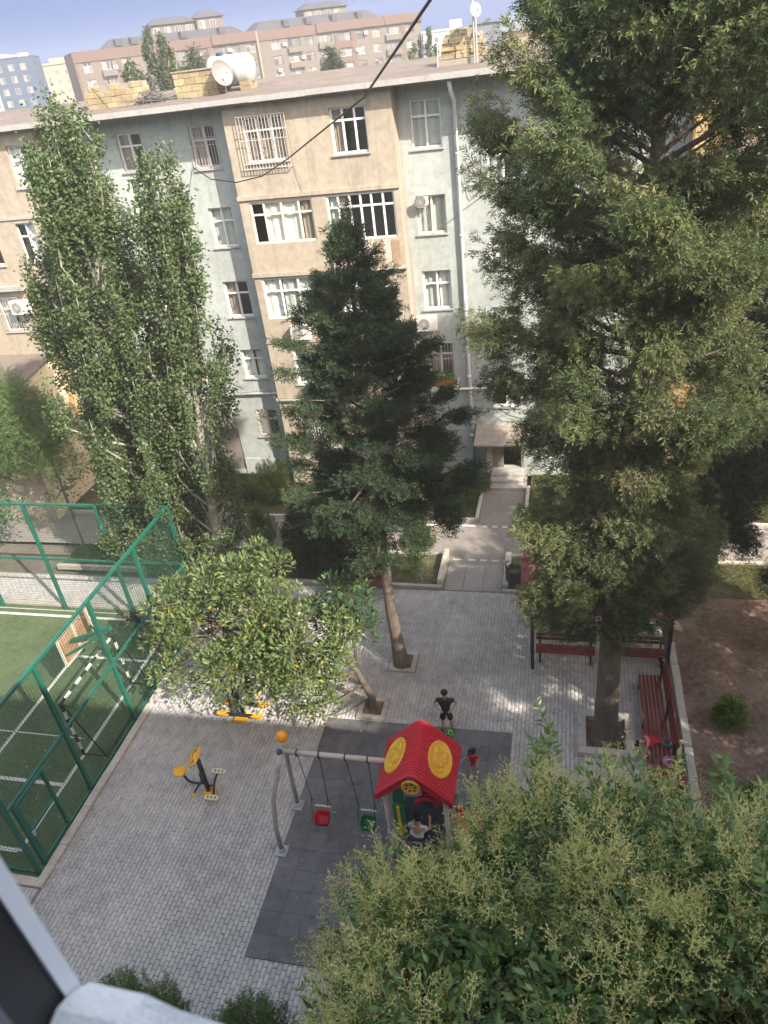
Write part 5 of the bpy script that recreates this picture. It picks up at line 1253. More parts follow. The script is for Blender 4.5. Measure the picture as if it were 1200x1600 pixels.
# handball goal
gl = thing('goal', 'black goal with white bands on its posts standing on the turf inside the cage', 'goal', (-12.9, 13.3, 0))
A, B = 11.92, 14.70; gx = -13.10
f = MB(); f.tube([(gx,A,0),(gx,A,1.97)], .042, 8); f.tube([(gx,B,0),(gx,B,1.97)], .042, 8); f.tube([(gx,A-.04,2.0),(gx,B+.04,2.0)], .042, 8); gf = part(f, 'frame', 'blk', gl)
for y in (A, B):
    for z in (.25, .85, 1.45): part(MB().tube([(gx,y,z),(gx,y,z+.28)], .0445, 8), 'white_band', 'wht', gf)
for k in range(5): part(MB().tube([(gx,A+.2+k*.54,2.0),(gx,A+.46+k*.54,2.0)], .0445, 8), 'white_band', 'wht', gf)
f = MB()
for y in (A, B): f.tube([(gx,y,1.98),(-12.75,y,1.95)], .02, 6); f.tube([(gx+.05,y,1.94),(-12.38,y,.03)], .02, 6); f.tube([(gx,y,.03),(-12.38,y,.03)], .02, 6)
f.tube([(-12.38,A,.03),(-12.38,B,.03)], .02, 6)
part(f, 'support', 'blk', gl)
# basketball board on its bracket
bb = thing('basketball_board', 'tan perforated basketball backboard held by green arms inside the cage', 'backboard', (-13.2, 13.4, 2.5))
BX = -13.2
f = MB()
for (y0, y1, z0, z1) in ((12.74,12.79,2.55,3.55),(14.15,14.2,2.55,3.55),(12.79,14.15,2.55,2.60),(12.79,14.15,3.50,3.55),(13.44,13.52,2.60,3.50)): f.box(BX-.03, y0, z0, BX+.03, y1, z1)
part(f, 'frame', 'bbframe', bb)
f = MB()
for k in range(1, 20):
    y = 12.79+1.36*k/20
    if abs(y-13.48) > .05: f.bar((BX, y, 2.6), (BX, y, 3.5), .030, .012)
for k in range(1, 13): f.bar((BX, 12.79, 2.6+.9*k/13), (BX, 14.15, 2.6+.9*k/13), .012, .030)
part(f, 'mesh_panel', 'bboard', bb, kind='stuff')
f = MB(); f.bar((BX+.04, 12.85, 2.9), (XF-.05, 13.24, 3.3), .05); f.bar((BX+.04, 14.1, 2.9), (XF-.05, 13.32, 3.3), .05); f.bar((BX-.25,13.2,3.0),(XF+.35,13.34,3.55),.10); part(f, 'bracket', 'green_p', bb)
f = MB(); f.bar((BX-.06,13.0,2.62),(BX-.06,14.0,2.62),.05); f.box(BX-.24,13.0,3.15,BX-.035,13.95,3.19); part(f, 'shelf', 'wht', bb)
f = MB(); f.tube([(BX-.28+.22*math.cos(a),13.48+.22*math.sin(a),2.75) for a in np.linspace(0,2*math.pi,21)], .012, 6, False); part(f, 'rim', 'orange', bb)

# ------------------------------------------------------------------ swing set and play tower
BY, BZ = 10.42, 2.86
ps = thing('swing_set', 'grey steel swing frame with an orange knob, joined to the red roofed play tower', 'swing set', (-5.4, 10.4, 0))
f = MB(); f.tube([(-6.02,BY,BZ),(-3.55,BY,BZ)], .065, 12); part(f, 'beam', 'steel_p', ps, True)
for sgn, y in ((-1, 9.78), (1, 11.06)):
    f = MB(); f.tube([(-6.40,y,.04),(-6.38,y,.9),(-6.30,y-sgn*.10,1.8),(-6.14,BY+sgn*.30,2.5),(-6.04,BY+sgn*.12,2.98)], .058, 12); part(f, 'leg', 'steel_p', ps, True)
    f = MB(); f.box(-6.55,y-.15,.022,-6.25,y+.15,.05,.01); f.lathe([(.10,.05),(.095,.12),(.06,.16)], (-6.40,y,0), 12); 
    for sx in (-.11,.11):
        for sy in (-.11,.11): f.lathe([(.018,.05),(.018,.075)], (-6.40+sx,y+sy,0), 6)
    part(f, 'foot_plate', 'galv', ps)
f = MB(); f.tube([(-6.12,BY-.34,2.62),(-6.08,BY,2.80),(-6.12,BY+.34,2.62)], .05, 10); part(f, 'gusset', 'steel_p', ps, True)
f = MB().ell((-6.03, BY+.10, 3.22), (.125,.125,.15), 16, 12); part(f, 'knob', 'orange', ps, True)
f = MB().lathe([(.07,0),(.07,.05),(.03,.07)], (-6.05, BY-.14, 2.97), 12); part(f, 'cap', 'bl_blue', ps)
def swing(x, m, label, yoff, zs=.50):
    s = thing('bucket_swing', label, 'swing', (x, BY, zs), 'bucket swings on the grey swing frame')
    yb = BY+yoff; w = .19
    # bucket shell: floor, sides and raised back, open to the front
    f = MB(); n = 14; V = []; 
    prof = lambda a: (w*1.02*math.cos(a), .17*math.sin(a))
    rings = [(.0,.35),(.0,.75),(.03,.98),(.12,1.05),(.22,1.12),(.225,1.04),(.12,.97),(.045,.88),(.02,.4)]
    vs = []; fs = []
    for (z, k) in rings:
        for j in range(n):
            a = 2*math.pi*j/n; px, py = prof(a); dip = .07*max(0, math.cos(a+math.pi/2))**2 if z > .15 else 0
            q = 1/max(abs(math.cos(a)), abs(math.sin(a)))*.88
            vs.append((x+px*k*min(q,1.25), yb+py*k*min(q,1.25), zs+z-dip))
    for i in range(len(rings)-1):
        for j in range(n): fs.append((i*n+j, i*n+(j+1)%n, (i+1)*n+(j+1)%n, (i+1)*n+j))
    fs.append(tuple(range(n-1,-1,-1))); fs.append(tuple((len(rings)-1)*n+j for j in range(n)))
    part(f.add(vs, fs), 'bucket', m, s, True)
    f = MB(); f.tube([(x-.2,yb+.17,zs+.36),(x+.2,yb+.17,zs+.36)], .022, 8); f.ell((x,yb+.17,zs+.37),(.035,.03,.03),8,6); part(f, 'bar', 'pedal', s)
    for sx in (-1, 1):
        f = MB(); a = (x+sx*.26, BY, BZ-.10); j = (x+sx*.20, yb+.10, zs+.78)
        f.tube([a, j], .009, 5); f.tube([j, (x+sx*.20, yb+.17, zs+.36)], .008, 5); f.tube([j, (x+sx*.20, yb-.13, zs+.18)], .008, 5); part(f, 'chain', 'blk', s)
        f = MB(); f.tube([(x+sx*.26+.0, BY+.075*math.cos(t), BZ+.075*math.sin(t)) for t in np.linspace(0,2*math.pi,15)], .016, 6, False); f.ell((x+sx*.26,BY,BZ-.105),(.022,.022,.03),8,6); part(f, 'hanger', 'blk', s)
swing(-5.45, 'red_pl', 'red bucket swing hanging on the grey frame', -.05); swing(-4.32, 'green_pl', 'green bucket swing hanging next to the red roofed tower', -.03)

tw_ = thing('play_tower', 'small play tower with ribbed red gable roof and yellow oval emblems', 'play tower', (-2.93, 10.4, 0))
TX, TY0, TY1 = -2.93, 9.64, 11.14
RZ, EZ, HW = 3.42, 2.72, .80
prof = []
for s in np.linspace(-1, 1, 41):
    a = abs(s)*HW; 
    z = EZ+(RZ-EZ)*(1-(math.sqrt((a/HW)**2+.018)-.134)/(math.sqrt(1.018)-.134))
    prof.append((TX+s*HW, z))
nt = 201; vs = []; fs = []
def nrm_at(i):
    a = Vector(prof[max(i-1,0)]); c = Vector(prof[min(i+1,40)]); d = (c-a).normalized(); return Vector((-d.y, d.x))
for j in range(nt):
    t = j/(nt-1); y = TY0+(TY1-TY0)*t
    ph = (t*20) % 1
    off = .034*min(1, 5*min(ph, 1-ph))
    if t < .035: off = .03*math.sin(math.pi*t/.07)
    if abs(t-.52) < .008: off = -.012
    for i in range(41):
        nn = nrm_at(i); vs.append((prof[i][0]+nn.x*off, y, prof[i][1]+nn.y*off))
for j in range(nt-1):
    for i in range(40): fs.append((j*41+i, j*41+i+1, (j+1)*41+i+1, (j+1)*41+i))
o0 = len(vs)
for j in (0, nt-1):
    for i in range(41): nn = nrm_at(i); vs.append((prof[i][0]-nn.x*.06, TY0+.0 if j == 0 else TY1, prof[i][1]-nn.y*.06))
for i in range(40):
    fs.append((i+1, i, o0+i, o0+i+1)); fs.append(((nt-1)*41+i, (nt-1)*41+i+1, o0+41+i+1, o0+41+i)); fs.append((o0+i, o0+41+i, o0+41+i+1, o0+i+1))
fs.append((0, o0, o0+41, (nt-1)*41)) if False else None
f = MB().add(vs, fs)
for s in (-1, 1): f.box(TX+s*HW-.035, TY0, EZ-.13, TX+s*HW+.035, TY1, EZ+.005)
for s in (-1, 1):
    f.add([(TX+s*(HW-.02),TY0-.01,EZ-.12),(TX+s*(HW-.02),TY0-.01,EZ+.02),(TX+s*.10,TY0-.01,RZ-.10),(TX+s*.10,TY0-.01,RZ-.24)], [(0,1,2,3)])
roof = part(f, 'roof', 'red_pl', tw_, True)
def emblem(sgn):
    e = thing  # oval plate lying on one roof slope
    a = Vector((TX+sgn*.12, 0, RZ-.10)); c = Vector((TX+sgn*HW, 0, EZ)); d = (c-a).normalized(); n = Vector((-d.z*sgn, 0, d.x*sgn)); n = n if n.z > 0 else -n
    o = a.lerp(c, .47)+n*.082+Vector((0, 10.42, 0)); U = Vector((0,1,0)); W = d
    def P(u, w, h): return o+U*u+W*w+n*h
    ru, rw = .46, .31
    b = MB(); vs = []; fs = []; N = 36; prof2 = [(1.0,-.06),(1.0,.012),(.97,.022),(.90,.022),(.87,.008),(.5,.010),(.02,.012)]
    for k, hh in prof2:
        for j in range(N): t = 2*math.pi*j/N; vs.append(P(ru*k*math.cos(t), rw*k*math.sin(t), hh))
    for i in range(len(prof2)-1):
        for j in range(N): fs.append((i*N+j, i*N+(j+1)%N, (i+1)*N+(j+1)%N, (i+1)*N+j))
    fs.append(tuple((len(prof2)-1)*N+j for j in range(N)))
    p = part(b.add(vs, fs), 'emblem', 'yellow_d', roof, True)
    q = Matrix((U, W, n)).transposed()
    for u, w, r1, r2 in ((.15,-.12,.10,.09),(.14,.11,.09,.08),(.13,-.05,.04,.04),(-.10,.02,.10,.09),(-.26,.06,.07,.05),(-.02,-.05,.12,.035),(-.14,-.14,.06,.05),(.02,.14,.05,.06)):
        part(MB().ell(P(u, w, .010), (r1, r2, .035), 14, 8, q), 'relief', 'yellow_d', roof, True)
    for u, w in ((.44,0),(-.44,0),(0,.29),(0,-.29),(.3,.21),(-.3,-.21)): part(MB().ell(P(u, w, .02), (.016,.016,.014), 8, 5, q), 'bolt', 'yellow_d', roof)
    b = MB(); b.tube([P(-.28+.06*math.cos(t), .0+.14*math.sin(t), .02) for t in np.linspace(-.9,.9,9)], .016, 6)
    part(b, 'relief', 'yellow_d', roof, True)
emblem(-1); emblem(1)
b = MB(); b.lathe([(.20,-.03),(.20,-.055),(.175,-.06),(.165,-.045),(.02,-.048)], (TX, TY0, RZ-.28), 28, 'Y'); em = part(b, 'round_emblem', 'yellow_d', tw_, True)
b = MB()
for k in range(6): a = k*math.pi/3+.3; b.lathe([(.032,-.050),(.030,-.0505)], (TX+.10*math.cos(a), TY0, RZ-.28+.10*math.sin(a)), 10, 'Y')
part(b, 'hole', 'gym_dark', em)
for x in (-3.58, -2.28):
    for y in (9.80, 11.0):
        f = MB(); f.tube([(x,y,.02),(x,y,2.80)], .055, 12); f.tube([(x,y,1.25),(x,y,1.33)], .07, 12); part(f, 'post', 'steel_p', tw_, True)
part(MB().box(-3.5, 9.85, .95, -2.36, 10.95, 1.02, .01), 'deck', 'gym_dark', tw_)
f = MB(); n = 24
vs = [(-3.52, 10.4+.36*math.cos(t), 1.75+.78*math.sin(t)) for t in np.linspace(0,2*math.pi,n,False)]; vs += [(-3.46, y, z) for _, y, z in vs]
f.add(vs, [tuple(range(n)), tuple(range(2*n-1,n-1,-1))]+[(j, j+n, (j+1)%n+n, (j+1)%n) for j in range(n)]); gp_ = part(f, 'side_panel', 'green_pl', tw_)
part(MB().box(-3.55, 10.34, 1.1, -3.523, 10.46, 2.4), 'stripe', 'yellow', gp_)
part(MB().box(-3.44, 9.74, 1.30, -3.20, 9.79, 2.35, .02), 'front_panel', 'green_pl', tw_)
part(MB().box(-3.34, 9.70, 1.35, -3.28, 9.738, 2.30), 'stripe', 'yellow', tw_)
part(MB().box(-3.1, 10.98, 1.05, -2.4, 11.03, 1.95, .02), 'back_panel', 'red_pl', tw_)
f = MB(); f.tube([(-2.7+.22*math.cos(t), 9.9, 2.25+.2*math.sin(t)) for t in np.linspace(0,math.pi,9)], .07, 8); part(f, 'arch', 'red_pl', tw_, True)
f = MB(); f.tube([(-3.58,9.75,1.30),(-3.40,9.62,1.34),(-3.28,9.58,1.30),(-3.26,9.58,.9),(-3.26,9.58,.02)], .022, 8); part(f, 'handrail', 'galv', tw_, True)
for k in range(3): part(MB().box(-3.2, 9.30+k*.17, .28*(k+1)-.04, -2.5, 9.46+k*.17, .28*(k+1)), 'step', 'gym_dark', tw_)
f = MB(); vs = []; fs = []
for k in range(11):
    t = k/10; x = -2.25+1.9*t; z = 1.0*(1-t)**1.4+.12
    for yy, dz in ((10.15,.2),(10.18,.02),(10.65,.02),(10.68,.2)): vs.append((x,yy,z+dz))
for k in range(10):
    for j in range(3): fs.append((k*4+j, k*4+j+1, (k+1)*4+j+1, (k+1)*4+j))
part(f.add(vs, fs), 'slide', 'red_pl', tw_, True)

# ------------------------------------------------------------------ fitness machines
def loop(c, q, ru, rw, r, p=2.0, n=24):
    pts = []
    for t in np.linspace(0, 2*math.pi, n):
        cu, su = math.cos(t), math.sin(t)
        pts.append(Vector(c)+q@Vector((ru*abs(cu)**(2/p)*math.copysign(1,cu), rw*abs(su)**(2/p)*math.copysign(1,su), 0)))
    return MB().tube(pts, r, 6, False)
def rower(x, y, label):
    t = thing('fitness_bike', label, 'fitness machine', (x, y, 0), 'black and yellow outdoor fitness machines')
    part(MB().add([(x-.17,y-.16,0),(x+.17,y-.16,0),(x+.17,y+.16,0),(x-.17,y+.16,0),(x-.11,y-.10,.13),(x+.11,y-.10,.13),(x+.11,y+.10,.13),(x-.11,y+.10,.13)], [(4,5,6,7),(0,1,5,4),(1,2,6,5),(2,3,7,6),(3,0,4,7)]), 'base', 'yellow', t)
    f = MB(); f.tube([(x,y,.1),(x,y,1.30)], .062, 12); part(f, 'column', 'gym_dark', t, True)
    q = Matrix.Rotation(R(-35), 3, 'Y') @ Matrix.Rotation(R(10), 3, 'X')
    c = (x-.06, y, 1.42); f = loop(c, q, .16, .24, .028, 3.2); 
    for s in (-1, 1): f.tube([Vector(c)+q@Vector((.13,.19*s,0)), Vector(c)+q@Vector((-.13,-.19*s,0))], .035, 6)
    f.ell(c, (.08,.09,.03), 12, 6, q); part(f, 'dial', 'yellow', t, True)
    f = MB(); f.tube([(x-.05,y,.40),(x-.35,y,.36),(x-.50,y,.42),(x-.58,y,.62),(x-.60,y,.74)], .034, 10); part(f, 'seat_arm', 'gym_dark', t, True)
    f = MB(); vs = []; n = 20
    for z, k in ((.74,.9),(.75,1),(.79,1),(.80,.85)):
        for j in range(n):
            a = 2*math.pi*j/n; rr = .19*(1-.22*max(0,math.cos(a))**6+.06*math.cos(2*a)); vs.append((x-.64+rr*k*math.cos(a)*1.0, y+rr*k*math.sin(a)*.92, z))
    fs = [(i*n+j, i*n+(j+1)%n, (i+1)*n+(j+1)%n, (i+1)*n+j) for i in range(3) for j in range(n)]+[tuple(range(n-1,-1,-1)), tuple(3*n+j for j in range(n))]
    part(f.add(vs, fs), 'seat', 'yellow', t, True)
    f = MB(); f.tube([(x-.12,y+.0,.40),(x-.24,y+.20,.55)], .03, 8); f.tube([(x-.2,y,.36),(x-.30,y-.22,.22)], .03, 8); f.tube([(x+.04,y,.32),(x+.20,y,.34),(x+.24,y+.13,.52),(x+.24,y+.26,.52)], .03, 8); f.tube([(x+.2,y,.34),(x+.22,y-.13,.20),(x+.22,y-.26,.20)], .03, 8); part(f, 'crank', 'gym_dark', t)
    for (px, py, pz) in ((x+.28,y+.28,.55),(x+.24,y-.30,.24)):
        f = MB(); vs = []; n = 16
        for z, k in ((0,1),(.035,1)):
            for j in range(n): a = 2*math.pi*j/n; vs.append((px+.20*k*math.copysign(abs(math.cos(a))**.6, math.cos(a)), py+.075*math.copysign(abs(math.sin(a))**.8, math.sin(a)), pz+z))
        f.add(vs, [tuple(range(n-1,-1,-1)), tuple(n+j for j in range(n))]+[(j,(j+1)%n,n+(j+1)%n,n+j) for j in range(n)]); pd_ = part(f, 'pedal', 'pedal', t)
        f = MB()
        for k in (-.1,0,.1): f.box(px+k-.02, py-.03, pz+.0355, px+k+.02, py+.03, pz+.038)
        part(f, 'slot', 'gym_dark', pd_)
    for (px, py, pz) in ((x-.25,y+.21,.56),(x-.31,y-.23,.21)): part(MB().tube([(px-.03,py-.05,pz),(px+.03,py+.05,pz)], .045, 8), 'grip', 'yellow', t)
rower(-8.87, 11.13, 'yellow and black sit on fitness bike alone on the open paving')
rower(-6.9, 17.9, 'yellow topped fitness machine mostly hidden behind the broadleaf tree')
def stepper(x, y, label):
    t = thing('fitness_stepper', label, 'fitness machine', (x, y, 0), 'black and yellow outdoor fitness machines')
    part(MB().box(x-.20, y-.20, 0, x+.20, y-.02, .10, .02).box(x-.14, y-.02, 0, x+.14, y+.18, .10, .02), 'base', 'yellow', t)
    f = MB(); f.tube([(x-.05,y,.08),(x-.12,y+.02,1.15)], .06, 10); f.tube([(x+.06,y,.08),(x-.02,y+.03,1.15)], .045, 10); f.bar((x-.26,y+.05,1.12),(x+.20,y+.05,1.12),.08); part(f, 'column', 'gym_dark', t)
    for yy, z, dx in ((y-.12,.22,0),(y+.30,.24,.05)):
        part(MB().bar((x-.40+dx,yy,z),(x+.40+dx,yy,z),.07), 'crossbar', 'gym_dark', t)
        for s in (-1, 1):
            f = MB(); vs = []; n = 16; px = x+dx+s*.52
            for zz in (z-.01, z+.03):
                for j in range(n): a = 2*math.pi*j/n; vs.append((px+.20*math.copysign(abs(math.cos(a))**.6, math.cos(a)), yy+.085*math.copysign(abs(math.sin(a))**.8, math.sin(a)), zz))
            part(f.add(vs, [tuple(range(n-1,-1,-1)), tuple(n+j for j in range(n))]+[(j,(j+1)%n,n+(j+1)%n,n+j) for j in range(n)]), 'pedal', 'yellow_d', t)
    for s, yy in ((-.24,y-.10),(.17,y-.10),(.30,y+.28),(-.22,y+.28)):
        part(MB().tube([(x+s,yy,.24),(x+s*.8-.06,yy+.04,1.25),(x+s*.7-.05,yy+.16,1.62)], .025, 8), 'handle', 'gym_dark', t)
        part(MB().tube([(x+s*.8-.06,yy+.04,1.15),(x+s*.8-.065,yy+.045,1.28)], .036, 8), 'joint', 'yellow', t)
stepper(-8.95, 13.75, 'stepping machine with yellow foot plates in the sunlit strip under the broadleaf tree')

# ------------------------------------------------------------------ shelter, benches, bin, lamp
sh = thing('shelter', 'black post shelter with red tile pattern roof under the big cypress', 'shelter', (1.1, 17.9, 0))
for x, y in ((-.78,16.52),(2.95,16.62),(-.78,19.3),(2.95,19.3)): part(MB().box(x-.05, y-.05, -.02, x+.05, y+.05, 2.32), 'post', 'blk', sh)
for a, b in (((-.95,16.52,2.28),(3.0,16.52,2.28)),((-.95,19.3,2.28),(3.0,19.3,2.28)),((-.78,16.58,2.28),(-.78,19.24,2.28)),((2.95,16.58,2.28),(2.95,19.24,2.28))): part(MB().bar(a, b, .08), 'beam', 'blk', sh)
for sgn in (-1, 1):
    vs = []; fs = []; nx = 110; ny = 12
    ye, yr = (16.22, 17.9) if sgn < 0 else (19.6, 17.9)
    for j in range(ny+1):
        t = j/ny
        for i in range(nx+1):
            x = -1.12+4.2*i/nx; step = .022*((t*6) % 1)
            vs.append((x, ye+(yr-ye)*t, 2.36+.62*t+.024*abs(math.sin(x*math.pi/.2))-step))
    for j in range(ny):
        for i in range(nx):
            q = (j*(nx+1)+i, j*(nx+1)+i+1, (j+1)*(nx+1)+i+1, (j+1)*(nx+1)+i); fs.append(q if sgn < 0 else q[::-1])
    part(MB().add(vs, fs), 'roof', 'red_tile', sh, True)
f = MB(); f.tube([(-1.14,17.9,2.99),(3.1,17.9,2.99)], .06, 8); part(f, 'ridge', 'red_tile', sh)
def bench(name, label, x0, x1, y0, y1, along='x', z=.44, back=1, nslat=4, nback=3, group=None, legm='blk'):
    """slatted bench: seat slats, back slats, legs ; back +1 is on the far side of the width axis"""
    t = thing(name, label, 'bench', ((x0+x1)/2, (y0+y1)/2, 0), group)
    w0, w1, l0, l1 = (y0, y1, x0, x1) if along == 'x' else (x0, x1, y0, y1)
    def bx(la, lb, wa, wb, za, zb, n, m, bev=.006):
        part((MB().box(la, wa, za, lb, wb, zb, bev) if along == 'x' else MB().box(wa, la, za, wb, lb, zb, bev)), n, m, t)
    sw = (w1-w0)/nslat
    for k in range(nslat): bx(l0, l1, w0+k*sw+.012, w0+(k+1)*sw-.012, z-.035+random.uniform(-.003,.003), z, 'slat', 'red_bench')
    wb = w1+.03 if back > 0 else w0-.07
    for k in range(nback): bx(l0, l1, wb+.02*k*back, wb+.04+.02*k*back, z+.12+k*.13, z+.12+k*.13+.10, 'back_slat', 'red_bench')
    n = max(2, int((l1-l0)/1.3)+1)
    for k in range(n):
        l = l0+.12+(l1-l0-.24)*k/(n-1)
        bx(l-.025, l+.025, w0+.03, w0+.08, -.01, z-.036, 'leg', legm, 0); bx(l-.025, l+.025, w1-.08, w1-.03, -.01, z-.036, 'leg', legm, 0)
        wbk = (w1-.02, w1+.025) if back > 0 else (w0-.025, w0+.02)
        bx(l-.025, l+.025, wbk[0], wbk[1], z-.2, z+.12+nback*.13, 'upright', legm, 0)
    return t
bench('bench', 'dark red slatted bench under the shelter by its corner post', -.70, 1.0, 16.75, 17.15, nslat=3, nback=2, group='benches under the shelter')
bench('bench', 'dark red slatted bench under the shelter beyond the thick trunk', 1.25, 2.95, 16.82, 17.22, nslat=3, nback=2, group='benches under the shelter')
bench('long_bench', 'long red slatted bench running along the stone kerb wall', 2.12, 2.72, 11.6, 16.1, 'y', z=.45, nslat=6, nback=4)
bench('bench', 'red slatted bench with pale frame beside the spruce, at the lawn edge', -6.9, -5.75, 19.45, 19.85, nslat=5, nback=3, legm='wht')
bn = thing('litter_bin', 'round dark slatted litter bin by the slab path', 'bin', (-1.55, 20.45, 0))
f = MB(); f.lathe([(.20,.05),(.22,.4),(.23,.62)], (-1.55,20.45,0), 16); part(f, 'liner', 'gym_dark', bn)
for k in range(14):
    a = k*2*math.pi/14; part(MB().obox((-1.55+.25*math.cos(a), 20.45+.25*math.sin(a), .38), (.012,.035,.32), a), 'slat', 'dkframe', bn)
f = MB(); f.tube([(-1.55+.26*math.cos(t), 20.45+.26*math.sin(t), .70) for t in np.linspace(0,2*math.pi,21)], .025, 6, False); part(f, 'rim', 'blk', bn)
f = MB(); f.tube([(-1.82,20.45,0),(-1.82,20.45,.9),(-1.80,20.45,1.0),(-1.70,20.45,1.02)], .022, 6); part(f, 'stand', 'blk', bn)
lp = thing('street_lamp', 'slender grey street lamp rising out of the feathery tree below the annex', 'lamp', (-20.95, 24.0, 0))
f = MB(); f.tube([(-20.95,24,-.02),(-20.95,24,3.75)], .06, 10); part(f, 'pole', 'shed_g', lp, True)
f = MB(); f.tube([(-20.95,24,3.68),(-20.3,24,3.86),(-19.95,24,3.88)], .03, 8); part(f, 'arm', 'shed_g', lp, True)
f = MB().ell((-20.95,24,3.85), (.14,.14,.11), 12, 8); part(f, 'lamp_head', 'dish', lp, True)

# ------------------------------------------------------------------ people
def skin(name, joints, edges, radii, m, root, sub=1, rootv=0):
    me = bpy.data.meshes.new(name); me.from_pydata([tuple(j) for j in joints], edges, []); me.materials.append(MT[m])
    o = bpy.data.objects.new(name, me); COL.objects.link(o); o.parent = root
    md = o.modifiers.new('skin', 'SKIN'); md.use_smooth_shade = True; md.branch_smoothing = .6
    sk = me.skin_vertices[0]
    for i, r in enumerate(radii):
        rr = r if isinstance(r, (tuple, list)) else (r, r)
        sk.data[i].radius = rr; sk.data[i].use_root = (i == rootv)
    sd_ = o.modifiers.new('subdivision', 'SUBSURF'); sd_.levels = sub; sd_.render_levels = sub
    return o
def person(label, loc, rz, h, J, shirt, shorts, shoes, sleeve=.55, leg=.5, hair='hair', hat=None, face=True):
    """J: joints in units of body height, facing -y; keys pel spi che nec hd0 hd1 sL eL wL kL aL hipL tL and R"""
    t = thing('person', label, 'person', loc, None, rz)
    t.location = loc; t.rotation_euler = (0,0,rz); ORG[t.name] = Vector((0,0,0))
    V = lambda k: Vector(J[k])*h
    names = ['pel','spi','che','nec','hd0','hd1']; js = [V(n) for n in names]; rd = [(.066,.05),(.060,.046),(.066,.048),.030,.046,.050]
    rd = [tuple(x*h for x in (r if isinstance(r, tuple) else (r, r))) for r in rd]
    ed = [(0,1),(1,2),(2,3),(3,4),(4,5)]
    for s in 'LR':
        o = len(js); js += [V('s'+s), V('e'+s), V('w'+s), V('h'+s)]; rd += [(x*h,)*2 for x in (.034,.025,.018,.017)]
        ed += [(2,o),(o,o+1),(o+1,o+2),(o+2,o+3)]
        d = (V('h'+s)-V('w'+s)).normalized(); sd = d.cross(Vector((0,0,1)) if abs(d.z) < .8 else Vector((0,1,0))).normalized()
        for k, (off, L) in enumerate(((-.018,.045),(-.006,.055),(.006,.052),(.018,.040))):
            p = V('h'+s)+sd*off*h; js.append(p+d*L*h*.6); js.append(p+d*L*h+Vector((0,0,-.006*h))); rd += [(.0058*h,)*2, (.0045*h,)*2]; ed += [(o+3,len(js)-2),(len(js)-2,len(js)-1)]
        q = V('w'+s)+d*.015*h; js.append(q+sd*.030*h+d*.018*h); rd.append((.006*h,)*2); ed.append((o+2,len(js)-1))
        o = len(js); js += [V('p'+s), V('k'+s), V('a'+s), V('t'+s)]; rd += [(x*h,)*2 for x in (.047,.033,.023,.020)]; ed += [(0,o),(o,o+1),(o+1,o+2),(o+2,o+3)]
    skin('body', js, ed, rd, 'skin', t, 1)
    hd = V('hd1'); up = (V('hd1')-V('nec')).normalized(); fw = Vector(J.get('face', (0,-1,0))).normalized(); fw = (fw-up*fw.dot(up)).normalized(); sdv = up.cross(fw)
    if face:
        b = MB(); c = hd+up*.012*h
        for s in (-1,1): b.ell(c+fw*.052*h+sdv*.02*h*s, (.007*h,)*3, 8, 6)
        part(b, 'eyes', 'hair', t)
        b = MB(); b.ell(c+fw*.056*h-up*.016*h, (.008*h,.012*h,.012*h), 8, 6); 
        for s in (-1,1): b.ell(c+sdv*.056*h*s-up*.008*h, (.008*h,.014*h,.018*h), 8, 6)
        part(b, 'nose_and_ears', 'skin', t, True)
        part(MB().ell(c+fw*.054*h-up*.036*h, (.016*h,.006*h,.004*h), 8, 6), 'mouth', 'cloth_red', t)
    q = Matrix((sdv, fw, up)).transposed()
    if hat:
        b = MB().ell(hd+up*.040*h, (.066*h,.070*h,.052*h), 16, 10, q); n = 20; vs = [hd+up*.030*h+q@Vector((.105*h*math.cos(a),.115*h*math.sin(a),-.008*h*math.cos(2*a))) for a in np.linspace(0,2*math.pi,n,False)]
        vs2 = [v-up*.008*h for v in vs]; b.add(vs+vs2, [tuple(range(n)), tuple(range(2*n-1,n-1,-1))]+[(j+n,(j+1)%n+n,(j+1)%n,j) for j in range(n)]); part(b, 'hat', hat, t, True)
        part(MB().ell(hd+up*.05*h+fw*.066*h, (.014*h,.006*h,.016*h), 8, 6), 'badge', 'dish', t)
    b = MB().ell(hd+up*.022*h-fw*.012*h, (.060*h,.060*h,.052*h), 16, 10, q); b.ell(hd-fw*.026*h, (.054*h,.042*h,.056*h), 12, 8, q); part(b, 'hair', hair, t, True)
    js = [V('pel')+(V('pel')-V('spi'))*.45, V('spi'), V('che'), V('che').lerp(V('nec'), .80)]; rd = [(.096,.080),(.092,.076),(.100,.080),(.066,.058)]; ed = [(0,1),(1,2),(2,3)]
    for s in 'LR':
        o = len(js); js += [V('s'+s), V('s'+s).lerp(V('e'+s), sleeve)]; rd += [(.052,.052),(.045,.045)]; ed += [(2,o),(o,o+1)]
    skin('shirt', js, ed, [(a*h,b_*h) for a, b_ in rd], shirt, t, 1, 1)
    js = [V('pel').lerp(V('spi'), .3), V('pel')]; rd = [(.076,.062),(.080,.066)]; ed = [(0,1)]
    for s in 'LR':
        o = len(js); js += [V('p'+s), V('p'+s).lerp(V('k'+s), leg*1.0)]+([V('k'+s), V('k'+s).lerp(V('a'+s), (leg-1))] if leg > 1 else [])
        if leg > 1: js[o+1] = V('p'+s).lerp(V('k'+s), .5); rd += [(.060,.060),(.052,.052),(.043,.043),(.036,.036)]; ed += [(1,o),(o,o+1),(o+1,o+2),(o+2,o+3)]
        else: rd += [(.066,.066),(.062,.062)]; ed += [(1,o),(o,o+1)]
    skin('trousers', js, ed, [(a*h,b_*h) for a, b_ in rd], shorts, t, 1, 1)
